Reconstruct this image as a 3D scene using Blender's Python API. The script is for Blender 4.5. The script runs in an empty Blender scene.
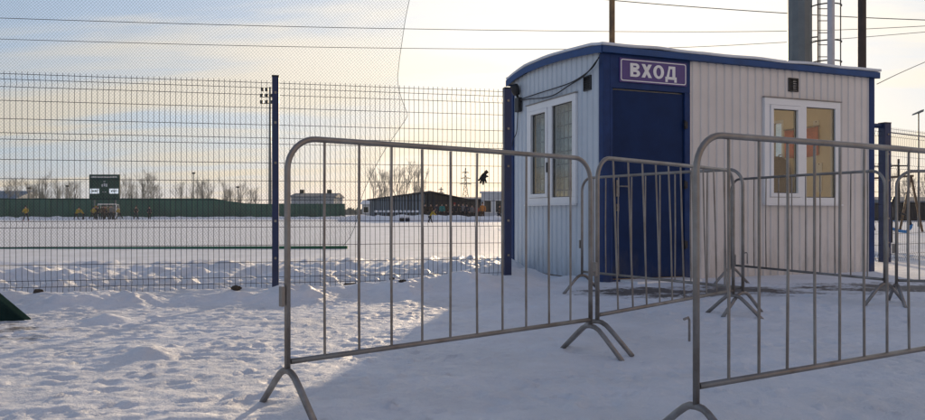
import bpy, bmesh, math, random
from mathutils import Vector, Matrix, noise
random.seed(7)
S = bpy.context.scene
COL = S.collection
F = 757.0            # focal length in photo pixels
CX, HY = 462.5, 213.0
EYE = 0.80

def at(px, Y):                      # world X of a photo column at distance Y
    return (px - CX) * Y / F
def zt(py, Y):                      # world Z of a photo row at distance Y
    return EYE + (HY - py) * Y / F
def sstep(a, b, x):
    t = max(0.0, min(1.0, (x - a) / (b - a)))
    return t * t * (3 - 2 * t)

# ---------------------------------------------------------------- mesh builder
class MB:
    def __init__(self):
        self.v = []; self.f = []; self.m = []; self.s = []
    def add(self, vs, fs, mi=0, smooth=False):
        o = len(self.v)
        self.v += [tuple(p) for p in vs]
        for q in fs:
            self.f.append(tuple(o + i for i in q)); self.m.append(mi); self.s.append(smooth)
    def box(self, x0, x1, y0, y1, z0, z1, mi=0):
        vs = [(x0,y0,z0),(x1,y0,z0),(x1,y1,z0),(x0,y1,z0),(x0,y0,z1),(x1,y0,z1),(x1,y1,z1),(x0,y1,z1)]
        self.add(vs, [(0,3,2,1),(4,5,6,7),(0,1,5,4),(1,2,6,5),(2,3,7,6),(3,0,4,7)], mi)
    def prism(self, pts, y0, y1, mi=0, axis='y'):
        # outline pts in (x,z), extruded along y   (or outline (y,z) along x)
        n = len(pts)
        if axis == 'y':
            vs = [(p[0], y0, p[1]) for p in pts] + [(p[0], y1, p[1]) for p in pts]
        else:
            vs = [(y0, p[0], p[1]) for p in pts] + [(y1, p[0], p[1]) for p in pts]
        fs = [tuple(range(n)), tuple(range(2*n-1, n-1, -1))]
        for i in range(n):
            j = (i+1) % n
            fs.append((i, i+n, j+n, j))
        self.add(vs, fs, mi)
    def tube(self, pts, r, n=8, mi=0, cap=True, smooth=True):
        pts = [Vector(p) for p in pts]
        rs = r if isinstance(r, (list, tuple)) else [r]*len(pts)
        vs = []; up = None
        for i, p in enumerate(pts):
            a = pts[max(i-1, 0)]; b = pts[min(i+1, len(pts)-1)]
            d = (b - a)
            if d.length < 1e-9: d = Vector((0,0,1))
            d.normalize()
            if up is None:
                up = Vector((0,0,1)) if abs(d.z) < 0.9 else Vector((1,0,0))
            s = d.cross(up)
            if s.length < 1e-6: s = d.cross(Vector((0,1,0)))
            s.normalize(); up = s.cross(d); up.normalize()
            for k in range(n):
                t = 2*math.pi*k/n
                vs.append(p + (s*math.cos(t) + up*math.sin(t))*rs[i])
        fs = []
        for i in range(len(pts)-1):
            for k in range(n):
                k2 = (k+1) % n
                fs.append((i*n+k, i*n+k2, (i+1)*n+k2, (i+1)*n+k))
        self.add(vs, fs, mi, smooth)
        if cap:
            m = len(pts)-1
            o = len(self.v) - len(vs)
            self.f.append(tuple(o+k for k in range(n-1,-1,-1))); self.m.append(mi); self.s.append(False)
            self.f.append(tuple(o+m*n+k for k in range(n))); self.m.append(mi); self.s.append(False)
    def wire(self, a, b, r, mi=0, n=4):
        self.tube([a, b], r, n, mi, cap=False, smooth=False)
    def build(self, name, mats, parent=None, bevel=0.0, smooth=None):
        me = bpy.data.meshes.new(name)
        me.from_pydata(self.v, [], self.f)
        if not isinstance(mats, (list, tuple)): mats = [mats]
        for m in mats: me.materials.append(m)
        for p, mi, s in zip(me.polygons, self.m, self.s):
            p.material_index = mi
            p.use_smooth = s if smooth is None else smooth
        me.validate(); me.update()
        bm = bmesh.new(); bm.from_mesh(me)
        bmesh.ops.recalc_face_normals(bm, faces=bm.faces)
        bm.to_mesh(me); bm.free()
        o = bpy.data.objects.new(name, me); COL.objects.link(o)
        if parent: o.parent = parent
        if bevel:
            b = o.modifiers.new('bevel', 'BEVEL'); b.width = bevel; b.segments = 2; b.limit_method = 'ANGLE'
        return o

def tag(o, label=None, cat=None, group=None, kind=None):
    if label: o['label'] = label
    if cat: o['category'] = cat
    if group: o['group'] = group
    if kind: o['kind'] = kind
    return o
def thing(name, label, cat, loc=(0,0,0), rz=0, group=None):
    o = bpy.data.objects.new(name, None); COL.objects.link(o)
    o.empty_display_size = 0.2
    o.location = loc; o.rotation_euler = (0,0,rz)
    return tag(o, label, cat, group)
def copy_tree(o, parent=None):
    c = o.copy(); COL.objects.link(c)
    if parent: c.parent = parent
    for ch in list(o.children):
        if ch is not c: copy_tree(ch, c)
    return c

# ---------------------------------------------------------------- materials
def mat(name, color, rough=0.6, metal=0.0, var=0.0, scale=8.0, bump=0.0, bscale=60.0, color2=None, spec=0.5, stretch=None):
    m = bpy.data.materials.new(name); m.use_nodes = True
    nt = m.node_tree; N = nt.nodes; L = nt.links
    b = N['Principled BSDF']
    b.inputs['Base Color'].default_value = (*color, 1)
    b.inputs['Roughness'].default_value = rough
    b.inputs['Metallic'].default_value = metal
    b.inputs['Specular IOR Level'].default_value = spec
    tc = N.new('ShaderNodeTexCoord')
    src = tc.outputs['Object']
    if stretch:
        mp = N.new('ShaderNodeMapping'); mp.inputs['Scale'].default_value = stretch
        L.new(src, mp.inputs['Vector']); src = mp.outputs['Vector']
    if var or color2:
        n = N.new('ShaderNodeTexNoise'); n.inputs['Scale'].default_value = scale
        n.inputs['Detail'].default_value = 6; n.inputs['Roughness'].default_value = 0.65
        L.new(src, n.inputs['Vector'])
        r = N.new('ShaderNodeValToRGB')
        c2 = color2 or tuple(max(0, c*(1-var)) for c in color)
        c1 = color if color2 else tuple(min(1, c*(1+var)) for c in color)
        r.color_ramp.elements[0].position = 0.35; r.color_ramp.elements[0].color = (*c2, 1)
        r.color_ramp.elements[1].position = 0.65; r.color_ramp.elements[1].color = (*c1, 1)
        L.new(n.outputs['Fac'], r.inputs['Fac']); L.new(r.outputs['Color'], b.inputs['Base Color'])
        mr = N.new('ShaderNodeMapRange'); mr.inputs['To Min'].default_value = max(0.05, rough-0.12); mr.inputs['To Max'].default_value = min(1, rough+0.12)
        L.new(n.outputs['Fac'], mr.inputs['Value']); L.new(mr.outputs['Result'], b.inputs['Roughness'])
    if bump:
        n2 = N.new('ShaderNodeTexNoise'); n2.inputs['Scale'].default_value = bscale; n2.inputs['Detail'].default_value = 4
        L.new(src, n2.inputs['Vector'])
        bp = N.new('ShaderNodeBump'); bp.inputs['Strength'].default_value = bump; bp.inputs['Distance'].default_value = 0.01
        L.new(n2.outputs['Fac'], bp.inputs['Height']); L.new(bp.outputs['Normal'], b.inputs['Normal'])
    return m

def snow_material(name, patches=False):
    m = bpy.data.materials.new(name); m.use_nodes = True
    nt = m.node_tree; N = nt.nodes; L = nt.links
    b = N['Principled BSDF']
    b.inputs['Roughness'].default_value = 0.55
    b.inputs['Specular IOR Level'].default_value = 0.35
    geo = N.new('ShaderNodeNewGeometry')
    def ns(scale, detail, rough=0.6):
        n = N.new('ShaderNodeTexNoise'); n.inputs['Scale'].default_value = scale
        n.inputs['Detail'].default_value = detail; n.inputs['Roughness'].default_value = rough
        L.new(geo.outputs['Position'], n.inputs['Vector']); return n
    n1 = ns(1.3, 6)
    r = N.new('ShaderNodeValToRGB')
    r.color_ramp.elements[0].position = 0.3; r.color_ramp.elements[0].color = (0.69,0.71,0.74,1)
    r.color_ramp.elements[1].position = 0.62; r.color_ramp.elements[1].color = (0.80,0.83,0.88,1)
    L.new(n1.outputs['Fac'], r.inputs['Fac'])
    col = r.outputs['Color']
    if patches:
        # trodden dirt and bare ground showing through beside the booth
        sep = N.new('ShaderNodeSeparateXYZ'); L.new(geo.outputs['Position'], sep.inputs[0])
        def mth(op, a, bb=None, clamp=False):
            q = N.new('ShaderNodeMath'); q.operation = op; q.use_clamp = clamp
            for i, val in enumerate((a, bb)):
                if val is None: continue
                if isinstance(val, (int, float)): q.inputs[i].default_value = val
                else: L.new(val, q.inputs[i])
            return q.outputs[0]
        mp = N.new('ShaderNodeMapping'); mp.inputs['Scale'].default_value = (1.7, 2.6, 1.0); mp.inputs['Rotation'].default_value = (0,0,math.radians(-22))
        L.new(geo.outputs['Position'], mp.inputs['Vector'])
        n3 = N.new('ShaderNodeTexNoise'); n3.inputs['Scale'].default_value = 1.5; n3.inputs['Detail'].default_value = 8; n3.inputs['Roughness'].default_value = 0.7
        L.new(mp.outputs['Vector'], n3.inputs['Vector'])
        total = None
        for (cx, cy, rx, ry) in ((1.75,7.15,0.9,0.65),(2.7,7.3,1.0,0.6),(4.5,7.5,1.6,0.8),(5.6,7.4,1.2,0.9),(-3.9,4.6,1.6,1.5)):
            dx = mth('DIVIDE', mth('SUBTRACT', sep.outputs[0], cx), rx)
            dy = mth('DIVIDE', mth('SUBTRACT', sep.outputs[1], cy), ry)
            e = mth('SUBTRACT', 1.0, mth('SQRT', mth('ADD', mth('MULTIPLY', dx, dx), mth('MULTIPLY', dy, dy))), True)
            if cx < -3: e = mth('MULTIPLY', e, 0.78)
            total = e if total is None else mth('MAXIMUM', total, e)
        k = mth('ADD', n3.outputs['Fac'], mth('MULTIPLY', total, 0.42))
        mr = N.new('ShaderNodeMapRange'); mr.inputs['From Min'].default_value = 0.60; mr.inputs['From Max'].default_value = 0.74
        L.new(k, mr.inputs['Value'])
        gate = mth('MULTIPLY', mr.outputs['Result'], mth('MULTIPLY', total, 6.0, True))
        mx = N.new('ShaderNodeMix'); mx.data_type = 'RGBA'
        L.new(mth('MULTIPLY', gate, 0.92), mx.inputs['Factor']); L.new(col, mx.inputs['A']); mx.inputs['B'].default_value = (0.085,0.07,0.058,1)
        col = mx.outputs['Result']
    L.new(col, b.inputs['Base Color'])
    n2 = ns(9, 8, 0.7); n4 = ns(70, 3)
    bp = N.new('ShaderNodeBump'); bp.inputs['Strength'].default_value = 0.65; bp.inputs['Distance'].default_value = 0.05
    L.new(n2.outputs['Fac'], bp.inputs['Height'])
    bp2 = N.new('ShaderNodeBump'); bp2.inputs['Strength'].default_value = 0.3; bp2.inputs['Distance'].default_value = 0.008
    L.new(n4.outputs['Fac'], bp2.inputs['Height']); L.new(bp.outputs['Normal'], bp2.inputs['Normal'])
    L.new(bp2.outputs['Normal'], b.inputs['Normal'])
    return m

M = {}
M['snow'] = snow_material('snow', True)
M['snow2'] = snow_material('piled_snow')
M['steel'] = mat('galvanised_steel', (0.31,0.295,0.275), 0.42, 0.55, scale=5, color2=(0.19,0.16,0.135), bump=0.1, bscale=120)
M['steel_dark'] = mat('worn_steel', (0.33,0.32,0.31), 0.5, 0.5, scale=8, color2=(0.19,0.165,0.145))
M['blue'] = mat('blue_paint', (0.018,0.043,0.135), 0.55, var=0.18, scale=5, bump=0.05, spec=0.18)
M['door_blue'] = mat('door_blue_paint', (0.012,0.030,0.095), 0.6, var=0.15, scale=3, bump=0.05, spec=0.12)
M['fence_blue'] = mat('fence_blue_paint', (0.007,0.020,0.078), 0.45, var=0.2, scale=6)
M['fence_wire'] = mat('dark_fence_wire', (0.008,0.013,0.026), 0.5, var=0.2, scale=6, spec=0.3)
M['trim_blue'] = mat('roof_trim_blue_paint', (0.026,0.072,0.20), 0.5, var=0.15, scale=5, spec=0.25)
M['sheet'] = mat('white_sheet_warm_light_tint', (0.68,0.63,0.59), 0.5, var=0.05, scale=2.2, bump=0.04, bscale=20)  # white sheet with the warm light of the long wall put into its colour
M['sheet2'] = mat('white_sheet_cool_light_tint', (0.56,0.61,0.66), 0.5, var=0.05, scale=2.2, bump=0.04, bscale=20)  # same white sheet, bluish sky light of the gable side painted in
def splash(m, h, col):
    nt = m.node_tree; N = nt.nodes; L = nt.links; b = N['Principled BSDF']
    tc = N.new('ShaderNodeTexCoord'); sp_ = N.new('ShaderNodeSeparateXYZ'); L.new(tc.outputs['Object'], sp_.inputs[0])
    mp = N.new('ShaderNodeMapping'); mp.inputs['Scale'].default_value = (3.0, 3.0, 0.8); L.new(tc.outputs['Object'], mp.inputs['Vector'])
    n = N.new('ShaderNodeTexNoise'); n.inputs['Scale'].default_value = 2.6; n.inputs['Detail'].default_value = 9; n.inputs['Roughness'].default_value = 0.72; L.new(mp.outputs[0], n.inputs['Vector'])
    r = N.new('ShaderNodeMapRange'); r.inputs['From Min'].default_value = h; r.inputs['From Max'].default_value = 0.0; r.inputs['To Min'].default_value = -0.06; r.inputs['To Max'].default_value = 0.22
    L.new(sp_.outputs[2], r.inputs['Value'])
    a = N.new('ShaderNodeMath'); a.operation = 'ADD'; L.new(n.outputs['Fac'], a.inputs[0]); L.new(r.outputs[0], a.inputs[1])
    k = N.new('ShaderNodeMapRange'); k.inputs['From Min'].default_value = 0.56; k.inputs['From Max'].default_value = 0.80; k.inputs['To Max'].default_value = 0.42; L.new(a.outputs[0], k.inputs['Value'])
    mx = N.new('ShaderNodeMix'); mx.data_type = 'RGBA'; L.new(k.outputs[0], mx.inputs['Factor']); mx.inputs['B'].default_value = (*col, 1)
    src = b.inputs['Base Color'].links[0].from_socket; L.new(src, mx.inputs['A']); L.new(mx.outputs['Result'], b.inputs['Base Color'])
splash(M['sheet'], 0.7, (0.30,0.26,0.22)); splash(M['sheet2'], 0.6, (0.28,0.27,0.26)); splash(M['door_blue'], 0.5, (0.10,0.10,0.11)); splash(M['blue'], 0.5, (0.11,0.11,0.12))
M['upvc'] = mat('white_window_plastic', (0.80,0.80,0.80), 0.35, var=0.03, scale=4)
M['black'] = mat('black_plastic', (0.015,0.015,0.017), 0.5, var=0.2)
M['rubber'] = mat('black_cable', (0.012,0.012,0.013), 0.6)
M['liner'] = mat('beige_wall_board', (0.78,0.70,0.55), 0.6, var=0.06, scale=3)
M['floor'] = mat('brown_linoleum', (0.40,0.29,0.18), 0.5, var=0.2, scale=6)
M['red'] = mat('red_cloth', (0.66,0.16,0.09), 0.8, var=0.15, scale=9)
M['sign_purple'] = mat('violet_sign_face', (0.075,0.045,0.20), 0.4, var=0.1, scale=6)
M['white'] = mat('white_paint', (0.80,0.79,0.77), 0.5, var=0.04)
M['brown_pole'] = mat('rusty_pipe', (0.22,0.14,0.07), 0.65, scale=9, color2=(0.10,0.065,0.04))
M['dark_pole'] = mat('dark_pipe', (0.035,0.022,0.02), 0.6, var=0.3)
M['mast'] = mat('grey_mast_steel', (0.13,0.15,0.16), 0.5, 0.3, var=0.15, scale=2)
M['pipe'] = mat('pale_pipe', (0.42,0.42,0.45), 0.4, 0.3, var=0.08)
M['green_net'] = mat('green_net_cord', (0.10,0.14,0.13), 0.8)
M['green_bar'] = mat('green_bar_paint', (0.010,0.12,0.065), 0.5, var=0.2)
M['green_screen'] = mat('green_windbreak_cloth', (0.016,0.085,0.066), 0.8, var=0.25, scale=0.25)
M['dark_green'] = mat('dark_green_paint', (0.016,0.034,0.032), 0.8, var=0.3, scale=9, bump=0.2, spec=0.0)
M['board_green'] = mat('scoreboard_face', (0.004,0.045,0.040), 0.6, var=0.2, spec=0.1)
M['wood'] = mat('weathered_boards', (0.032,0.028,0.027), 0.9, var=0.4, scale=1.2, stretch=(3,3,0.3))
M['bark'] = mat('bare_bark', (0.14,0.115,0.095), 0.9, var=0.3, scale=6)
M['twig'] = mat('bare_twigs', (0.30,0.29,0.26), 0.9, var=0.2)
M['plaster'] = mat('grey_plaster', (0.36,0.40,0.44), 0.85, var=0.1, scale=0.5)
M['plaster2'] = mat('pale_blue_cladding', (0.45,0.49,0.54), 0.7, var=0.08, scale=0.6)
M['roof_grey'] = mat('slate_roof', (0.14,0.16,0.19), 0.8, var=0.2)
M['roof_blue'] = mat('blue_roof', (0.10,0.17,0.27), 0.6, var=0.15)
M['dark_glass'] = mat('dark_glass', (0.02,0.022,0.025), 0.1)
M['wire'] = mat('overhead_wire', (0.03,0.03,0.032), 0.6)
M['clod'] = mat('dirt_clod', (0.05,0.04,0.03), 0.95, var=0.3, bump=0.5, bscale=30)
M['skin'] = mat('skin', (0.50,0.30,0.22), 0.6)
for k, c in dict(yellow=(0.34,0.26,0.03), navy=(0.012,0.017,0.035), charcoal=(0.02,0.02,0.022), teal=(0.02,0.20,0.20), orange=(0.42,0.16,0.03), crimson=(0.28,0.02,0.025), brown=(0.06,0.035,0.02), grey=(0.16,0.16,0.17), ltblue=(0.06,0.22,0.5)).items():
    M['c_'+k] = mat(k+'_cloth', c, 0.85, var=0.2, scale=8)

def glass_material():
    m = bpy.data.materials.new('window_glass'); m.use_nodes = True
    nt = m.node_tree; N = nt.nodes; L = nt.links
    N.remove(N['Principled BSDF'])
    out = N['Material Output']
    t = N.new('ShaderNodeBsdfTransparent'); t.inputs[0].default_value = (0.86,0.90,0.88,1)
    g = N.new('ShaderNodeBsdfGlossy'); g.inputs['Roughness'].default_value = 0.02
    fr = N.new('ShaderNodeFresnel'); fr.inputs['IOR'].default_value = 1.5
    mul = N.new('ShaderNodeMath'); mul.operation = 'MULTIPLY'; mul.inputs[1].default_value = 2.4; mul.use_clamp = True
    mx = N.new('ShaderNodeMixShader')
    L.new(fr.outputs[0], mul.inputs[0]); L.new(mul.outputs[0], mx.inputs[0]); L.new(t.outputs[0], mx.inputs[1]); L.new(g.outputs[0], mx.inputs[2])
    L.new(mx.outputs[0], out.inputs['Surface'])
    return m
M['glass'] = glass_material()

# ---------------------------------------------------------------- light and sky
SUN_AZ = math.radians(11.0)       # clockwise from +Y
SUN_EL = math.radians(9.0)
sd = Vector((math.sin(SUN_AZ)*math.cos(SUN_EL), math.cos(SUN_AZ)*math.cos(SUN_EL), math.sin(SUN_EL)))
sun = bpy.data.lights.new('sun', 'SUN'); sun.energy = 5.0; sun.angle = math.radians(1.1); sun.color = (1.0, 0.76, 0.50)
so = bpy.data.objects.new('sun', sun); COL.objects.link(so)
so.rotation_euler = (-sd).to_track_quat('-Z', 'Y').to_euler(); so.location = (5, 30, 20)

W = bpy.data.worlds.new('World'); S.world = W; W.use_nodes = True
nt = W.node_tree; N = nt.nodes; L = nt.links
bg = N['Background']; bg.inputs['Strength'].default_value = 0.10
sky = N.new('ShaderNodeTexSky'); sky.sky_type = 'NISHITA'; sky.sun_disc = False
sky.sun_elevation = SUN_EL; sky.sun_rotation = SUN_AZ
sky.air_density = 1.0; sky.dust_density = 1.2; sky.ozone_density = 1.2
tc = N.new('ShaderNodeTexCoord'); sp = N.new('ShaderNodeSeparateXYZ'); L.new(tc.outputs['Generated'], sp.inputs[0])
def mth(op, a, b=None, c=None, clamp=False):
    q = N.new('ShaderNodeMath'); q.operation = op; q.use_clamp = clamp
    for i, val in enumerate((a, b, c)):
        if val is None: continue
        if isinstance(val, (int, float)): q.inputs[i].default_value = val
        else: L.new(val, q.inputs[i])
    return q.outputs[0]
zc = mth('ADD', mth('MAXIMUM', sp.outputs[2], 0.0), 0.13)
u = mth('DIVIDE', sp.outputs[0], zc); v = mth('DIVIDE', sp.outputs[1], zc)
cb = N.new('ShaderNodeCombineXYZ'); L.new(u, cb.inputs[0]); L.new(v, cb.inputs[1])
mp = N.new('ShaderNodeMapping'); mp.inputs['Scale'].default_value = (0.34, 1.0, 1.0); mp.inputs['Rotation'].default_value = (0,0,math.radians(9)); mp.inputs['Location'].default_value = (5.2, 1.1, 0.0)
L.new(cb.outputs[0], mp.inputs['Vector'])
cn = N.new('ShaderNodeTexNoise'); cn.inputs['Scale'].default_value = 1.25; cn.inputs['Detail'].default_value = 8; cn.inputs['Roughness'].default_value = 0.55; cn.inputs['Distortion'].default_value = 0.4
L.new(mp.outputs[0], cn.inputs['Vector'])
cm = N.new('ShaderNodeMapRange'); cm.interpolation_type = 'SMOOTHSTEP'; cm.inputs['From Min'].default_value = 0.40; cm.inputs['From Max'].default_value = 0.62
L.new(cn.outputs['Fac'], cm.inputs['Value'])
# nearness to the sun lights the cloud from behind; overhead the sky is deep and dim
vm = N.new('ShaderNodeVectorMath'); vm.operation = 'DOT_PRODUCT'; L.new(tc.outputs['Generated'], vm.inputs[0]); vm.inputs[1].default_value = sd
dpos = mth('MAXIMUM', vm.outputs['Value'], 0.0)
near = mth('POWER', dpos, 5.0)
veil = mth('POWER', dpos, 16.0)
lowr = N.new('ShaderNodeMapRange'); lowr.interpolation_type = 'SMOOTHSTEP'
lowr.inputs['From Min'].default_value = 0.72; lowr.inputs['From Max'].default_value = 0.25; lowr.inputs['To Min'].default_value = 0.48; lowr.inputs['To Max'].default_value = 1.0
L.new(sp.outputs[2], lowr.inputs['Value'])
bright = mth('MULTIPLY', mth('ADD', 5.4, mth('MULTIPLY', near, 5.2)), lowr.outputs['Result'])
hz = N.new('ShaderNodeMapRange'); hz.inputs['From Min'].default_value = 0.0; hz.inputs['From Max'].default_value = 0.24
L.new(sp.outputs[2], hz.inputs['Value'])
ctint = N.new('ShaderNodeMix'); ctint.data_type = 'RGBA'; ctint.inputs['A'].default_value = (1.0, 0.84, 0.60, 1); ctint.inputs['B'].default_value = (1.0, 0.93, 0.82, 1)
L.new(hz.outputs['Result'], ctint.inputs['Factor'])
cc = N.new('ShaderNodeVectorMath'); cc.operation = 'SCALE'; L.new(ctint.outputs['Result'], cc.inputs[0]); L.new(bright, cc.inputs['Scale'])
blue = N.new('ShaderNodeMix'); blue.data_type = 'RGBA'; blue.inputs['Factor'].default_value = 0.72
bl = N.new('ShaderNodeVectorMath'); bl.operation = 'SCALE'; btint = N.new('ShaderNodeMix'); btint.data_type = 'RGBA'; btint.inputs['A'].default_value = (0.29, 0.58, 1.40, 1); btint.inputs['B'].default_value = (0.57, 0.73, 1.0, 1)
L.new(lowr.outputs['Result'], btint.inputs['Factor']); L.new(btint.outputs['Result'], bl.inputs[0])
L.new(mth('MULTIPLY', mth('ADD', 6.2, mth('MULTIPLY', near, 2.6)), lowr.outputs['Result']), bl.inputs['Scale'])
L.new(bl.outputs[0], blue.inputs['B'])
L.new(sky.outputs[0], blue.inputs['A'])
mix = N.new('ShaderNodeMix'); mix.data_type = 'RGBA'
L.new(mth('MAXIMUM', mth('MULTIPLY', cm.outputs['Result'], mth('ADD', 0.12, mth('MULTIPLY', mth('POWER', dpos, 0.8), 0.85))), mth('MULTIPLY', veil, 0.9), None, True), mix.inputs['Factor'])
L.new(blue.outputs['Result'], mix.inputs['A']); L.new(cc.outputs[0], mix.inputs['B'])
# unseen warm glow added behind right of the camera to warm the long wall
vw = N.new('ShaderNodeVectorMath'); vw.operation = 'DOT_PRODUCT'; L.new(tc.outputs['Generated'], vw.inputs[0]); vw.inputs[1].default_value = Vector((0.80, -0.58, 0.12)).normalized()
wf = mth('MULTIPLY', mth('POWER', mth('MAXIMUM', vw.outputs['Value'], 0.0), 3.2), 0.95)
wn_ = N.new('ShaderNodeMapRange'); wn_.inputs['From Min'].default_value = 0.3; wn_.inputs['From Max'].default_value = 0.6; wn_.inputs['To Min'].default_value = 0.75
L.new(cn.outputs['Fac'], wn_.inputs['Value'])
warm = N.new('ShaderNodeMix'); warm.data_type = 'RGBA'
L.new(mth('MULTIPLY', wf, wn_.outputs['Result'], None, True), warm.inputs['Factor']); L.new(mix.outputs['Result'], warm.inputs['A']); warm.inputs['B'].default_value = (7.6, 5.3, 3.6, 1)
L.new(warm.outputs['Result'], bg.inputs['Color'])

# ---------------------------------------------------------------- camera
cam = bpy.data.cameras.new('camera'); co = bpy.data.objects.new('camera', cam); COL.objects.link(co)
cam.sensor_width = 36; cam.lens = 36*F/925; cam.shift_y = 3.0/925
cam.clip_start = 0.05; cam.clip_end = 3000
co.location = (0,0,EYE); co.rotation_euler = (math.radians(90),0,0)
S.camera = co
S.view_settings.view_transform = 'Standard'; S.view_settings.look = 'None'
S.view_settings.exposure = 0.25; S.view_settings.gamma = 1.0; S.view_settings.use_curve_mapping = False
S.cycles.use_denoising = True
S.cycles.max_bounces = 8; S.cycles.transparent_max_bounces = 24
S.cycles.caustics_reflective = False; S.cycles.caustics_refractive = False

# ---------------------------------------------------------------- ground
FA, FB, FC = Vector((-4.42,7.02,0)), Vector((-1.87,7.57,0)), Vector((0.48,8.12,0))   # fence line
fd = (FC-FA).normalized(); fn = Vector((-fd.y, fd.x, 0))        # fn points towards the pitch
rnd = random.Random(3)
prints = []
for i in range(650):
    x = rnd.uniform(-4.6, 0.6); y = rnd.uniform(2.2, 7.2)
    prints.append((x, y, rnd.uniform(0.025,0.06), rnd.uniform(0.003,0.011), rnd.uniform(0,3.14)))
for i in range(420):
    x = rnd.uniform(0.3, 5.5); y = rnd.uniform(1.8, 8)
    prints.append((x, y, rnd.uniform(0.03,0.07), rnd.uniform(0.004,0.013), rnd.uniform(0,3.14)))
for i in range(900):
    x = rnd.uniform(-4.6, 5.5); y = rnd.uniform(2.3, 7.9)
    prints.append((x, y, rnd.uniform(0.014,0.030), -rnd.uniform(0.006,0.016), rnd.uniform(0,3.14)))
cells = {}
for p in prints:
    cells.setdefault((int(p[0]//0.5), int(p[1]//0.5)), []).append(p)
lumps = [(-1.76,4.25,0.14,0.055),(-1.95,4.4,0.10,0.03),(-2.62,5.6,0.14,0.05),(-2.05,6.85,0.3,0.07),(-1.55,6.98,0.35,0.12),(-2.4,6.75,0.22,0.05),(-3.4,6.5,0.35,0.09),(-0.6,7.35,0.3,0.07),(0.1,7.6,0.3,0.10),(-2.9,6.65,0.3,0.08),(1.2,8.6,0.22,0.05),(0.85,9.0,0.25,0.06),(0.62,9.7,0.25,0.07)]
def ground_h(x, y):
    h = 0.0
    if y < 60 and abs(x) < 40:
        d = (Vector((x,y,0))-FA).dot(fn)
        h += 0.05*sstep(4.8,6.6,y)*sstep(0.0,1.8,x)
        ns = noise.noise
        # trodden yard
        yard = sstep(0.5,-0.6,d)
        left = 0.75+0.25*sstep(1.6,-0.6,x)
        h += yard*left*(0.0075+0.014*ns(Vector((x*1.1,y*1.1,0)))+0.008*ns(Vector((x*3.1,y*4.2,3)))+(-0.012)*abs(ns(Vector((x*4,y*10,7))))+0.010*ns(Vector((x*9,y*19,2)))*(0.6+ns(Vector((x*1.5,y*1.5,40))))+(-0.012)*abs(ns(Vector((x*15,y*26,2))))+0.003*ns(Vector((x*36,y*40,6))))
        # wheel tracks running across the yard
        tr = math.sin((y*1.0 - x*0.32 + 0.35*ns(Vector((x*0.5,y*0.5,9))))*5.2)
        h += yard*left*0.004*tr*sstep(6.8,5.6,y)
        # two tyre ruts with tread bars
        for off_ in (0.0, 0.34):
            c_ = (y-2.85-off_) - 0.30*(x+0.9) - 0.04*math.sin(x*1.3)
            if abs(c_) < 0.16 and -3.2 < x < 4.2:
                e_ = sstep(0.16,0.10,abs(c_))
                along = x+0.3*y
                h += -0.007*e_ + 0.006*e_*(1 if math.sin(2*math.pi*(along+0.5*abs(c_))/0.105) > 0 else -1)*0.6*sstep(-0.25,0.15,ns(Vector((x*0.8,y*0.8,77))))
        # bank along the fence and broken snow beyond it
        if x < 1.6:
            fade = sstep(1.05,0.45,x)
            ridge = math.exp(-((d+0.28)/0.24)**2)
            h += fade*ridge*(0.075+0.05*ns(Vector((x*1.6,y*1.6,5)))+0.03*ns(Vector((x*5,y*5,8))))
            rough = sstep(-0.1,0.5,d)*sstep(6.2,3.6,d)
            rr = ns(Vector((x*0.9,y*1.0,11)))*0.10+ns(Vector((x*2.3,y*2.6,12)))*0.075+abs(ns(Vector((x*4.6,y*5,13))))*0.08+abs(ns(Vector((x*11,y*12,14))))*0.035
            h += rough*(0.045+rr)*fade
            if x < 2: h += 0.10*sstep(-0.9,0.1,d)*sstep(-1.2,0.5,x)*fade*sstep(4.0,1.0,d)
        else:
            rough = sstep(11.5,13,y)*sstep(60,40,y)
            h += rough*(0.06*ns(Vector((x*0.5,y*0.5,31)))+0.05*ns(Vector((x*1.7,y*1.7,33))))
        for (lx,ly,lr,lh) in lumps:
            q = ((x-lx)**2+(y-ly)**2)/(lr*lr)
            if q < 4: h += lh*math.exp(-q*1.6)*(1+0.5*ns(Vector((x*9,y*9,4))))
        ci, cj = int(x//0.5), int(y//0.5)
        if y < 8.3:
            for i in (-1,0,1):
                for j in (-1,0,1):
                    for (px,py,pr,pd,pa) in cells.get((ci+i,cj+j),()):
                        dx, dy = x-px, y-py
                        a = dx*math.cos(pa)+dy*math.sin(pa); b = -dx*math.sin(pa)+dy*math.cos(pa)
                        q = (a/(pr*1.7))**2+(b/pr)**2
                        if q < 3.2:
                            h += pd*(-math.exp(-q*2.2)+0.45*math.exp(-((math.sqrt(q)-1.15)/0.3)**2))
    return h
def graded(lo, a, b, hi, step, grow):
    xs = []; x = a
    while x < b: xs.append(x); x += step
    xs.append(b)
    s = step; x = b
    while x < hi: s *= grow; x += s; xs.append(x)
    s = step; x = a; pre = []
    while x > lo: s *= grow; x -= s; pre.append(x)
    return pre[::-1]+xs
gx = graded(-900, -5.0, 5.2, 900, 0.0215, 1.09)
gy = graded(-120, 2.3, 8.3, 1200, 0.0215, 1.045)
mb = MB()
mb.v = [(x, y, ground_h(x, y)) for y in gy for x in gx]
nx = len(gx)
for j in range(len(gy)-1):
    for i in range(nx-1):
        mb.f.append((j*nx+i, j*nx+i+1, (j+1)*nx+i+1, (j+1)*nx+i)); mb.m.append(0); mb.s.append(True)
g = mb.build('ground', M['snow']); tag(g, kind='structure')

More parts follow.
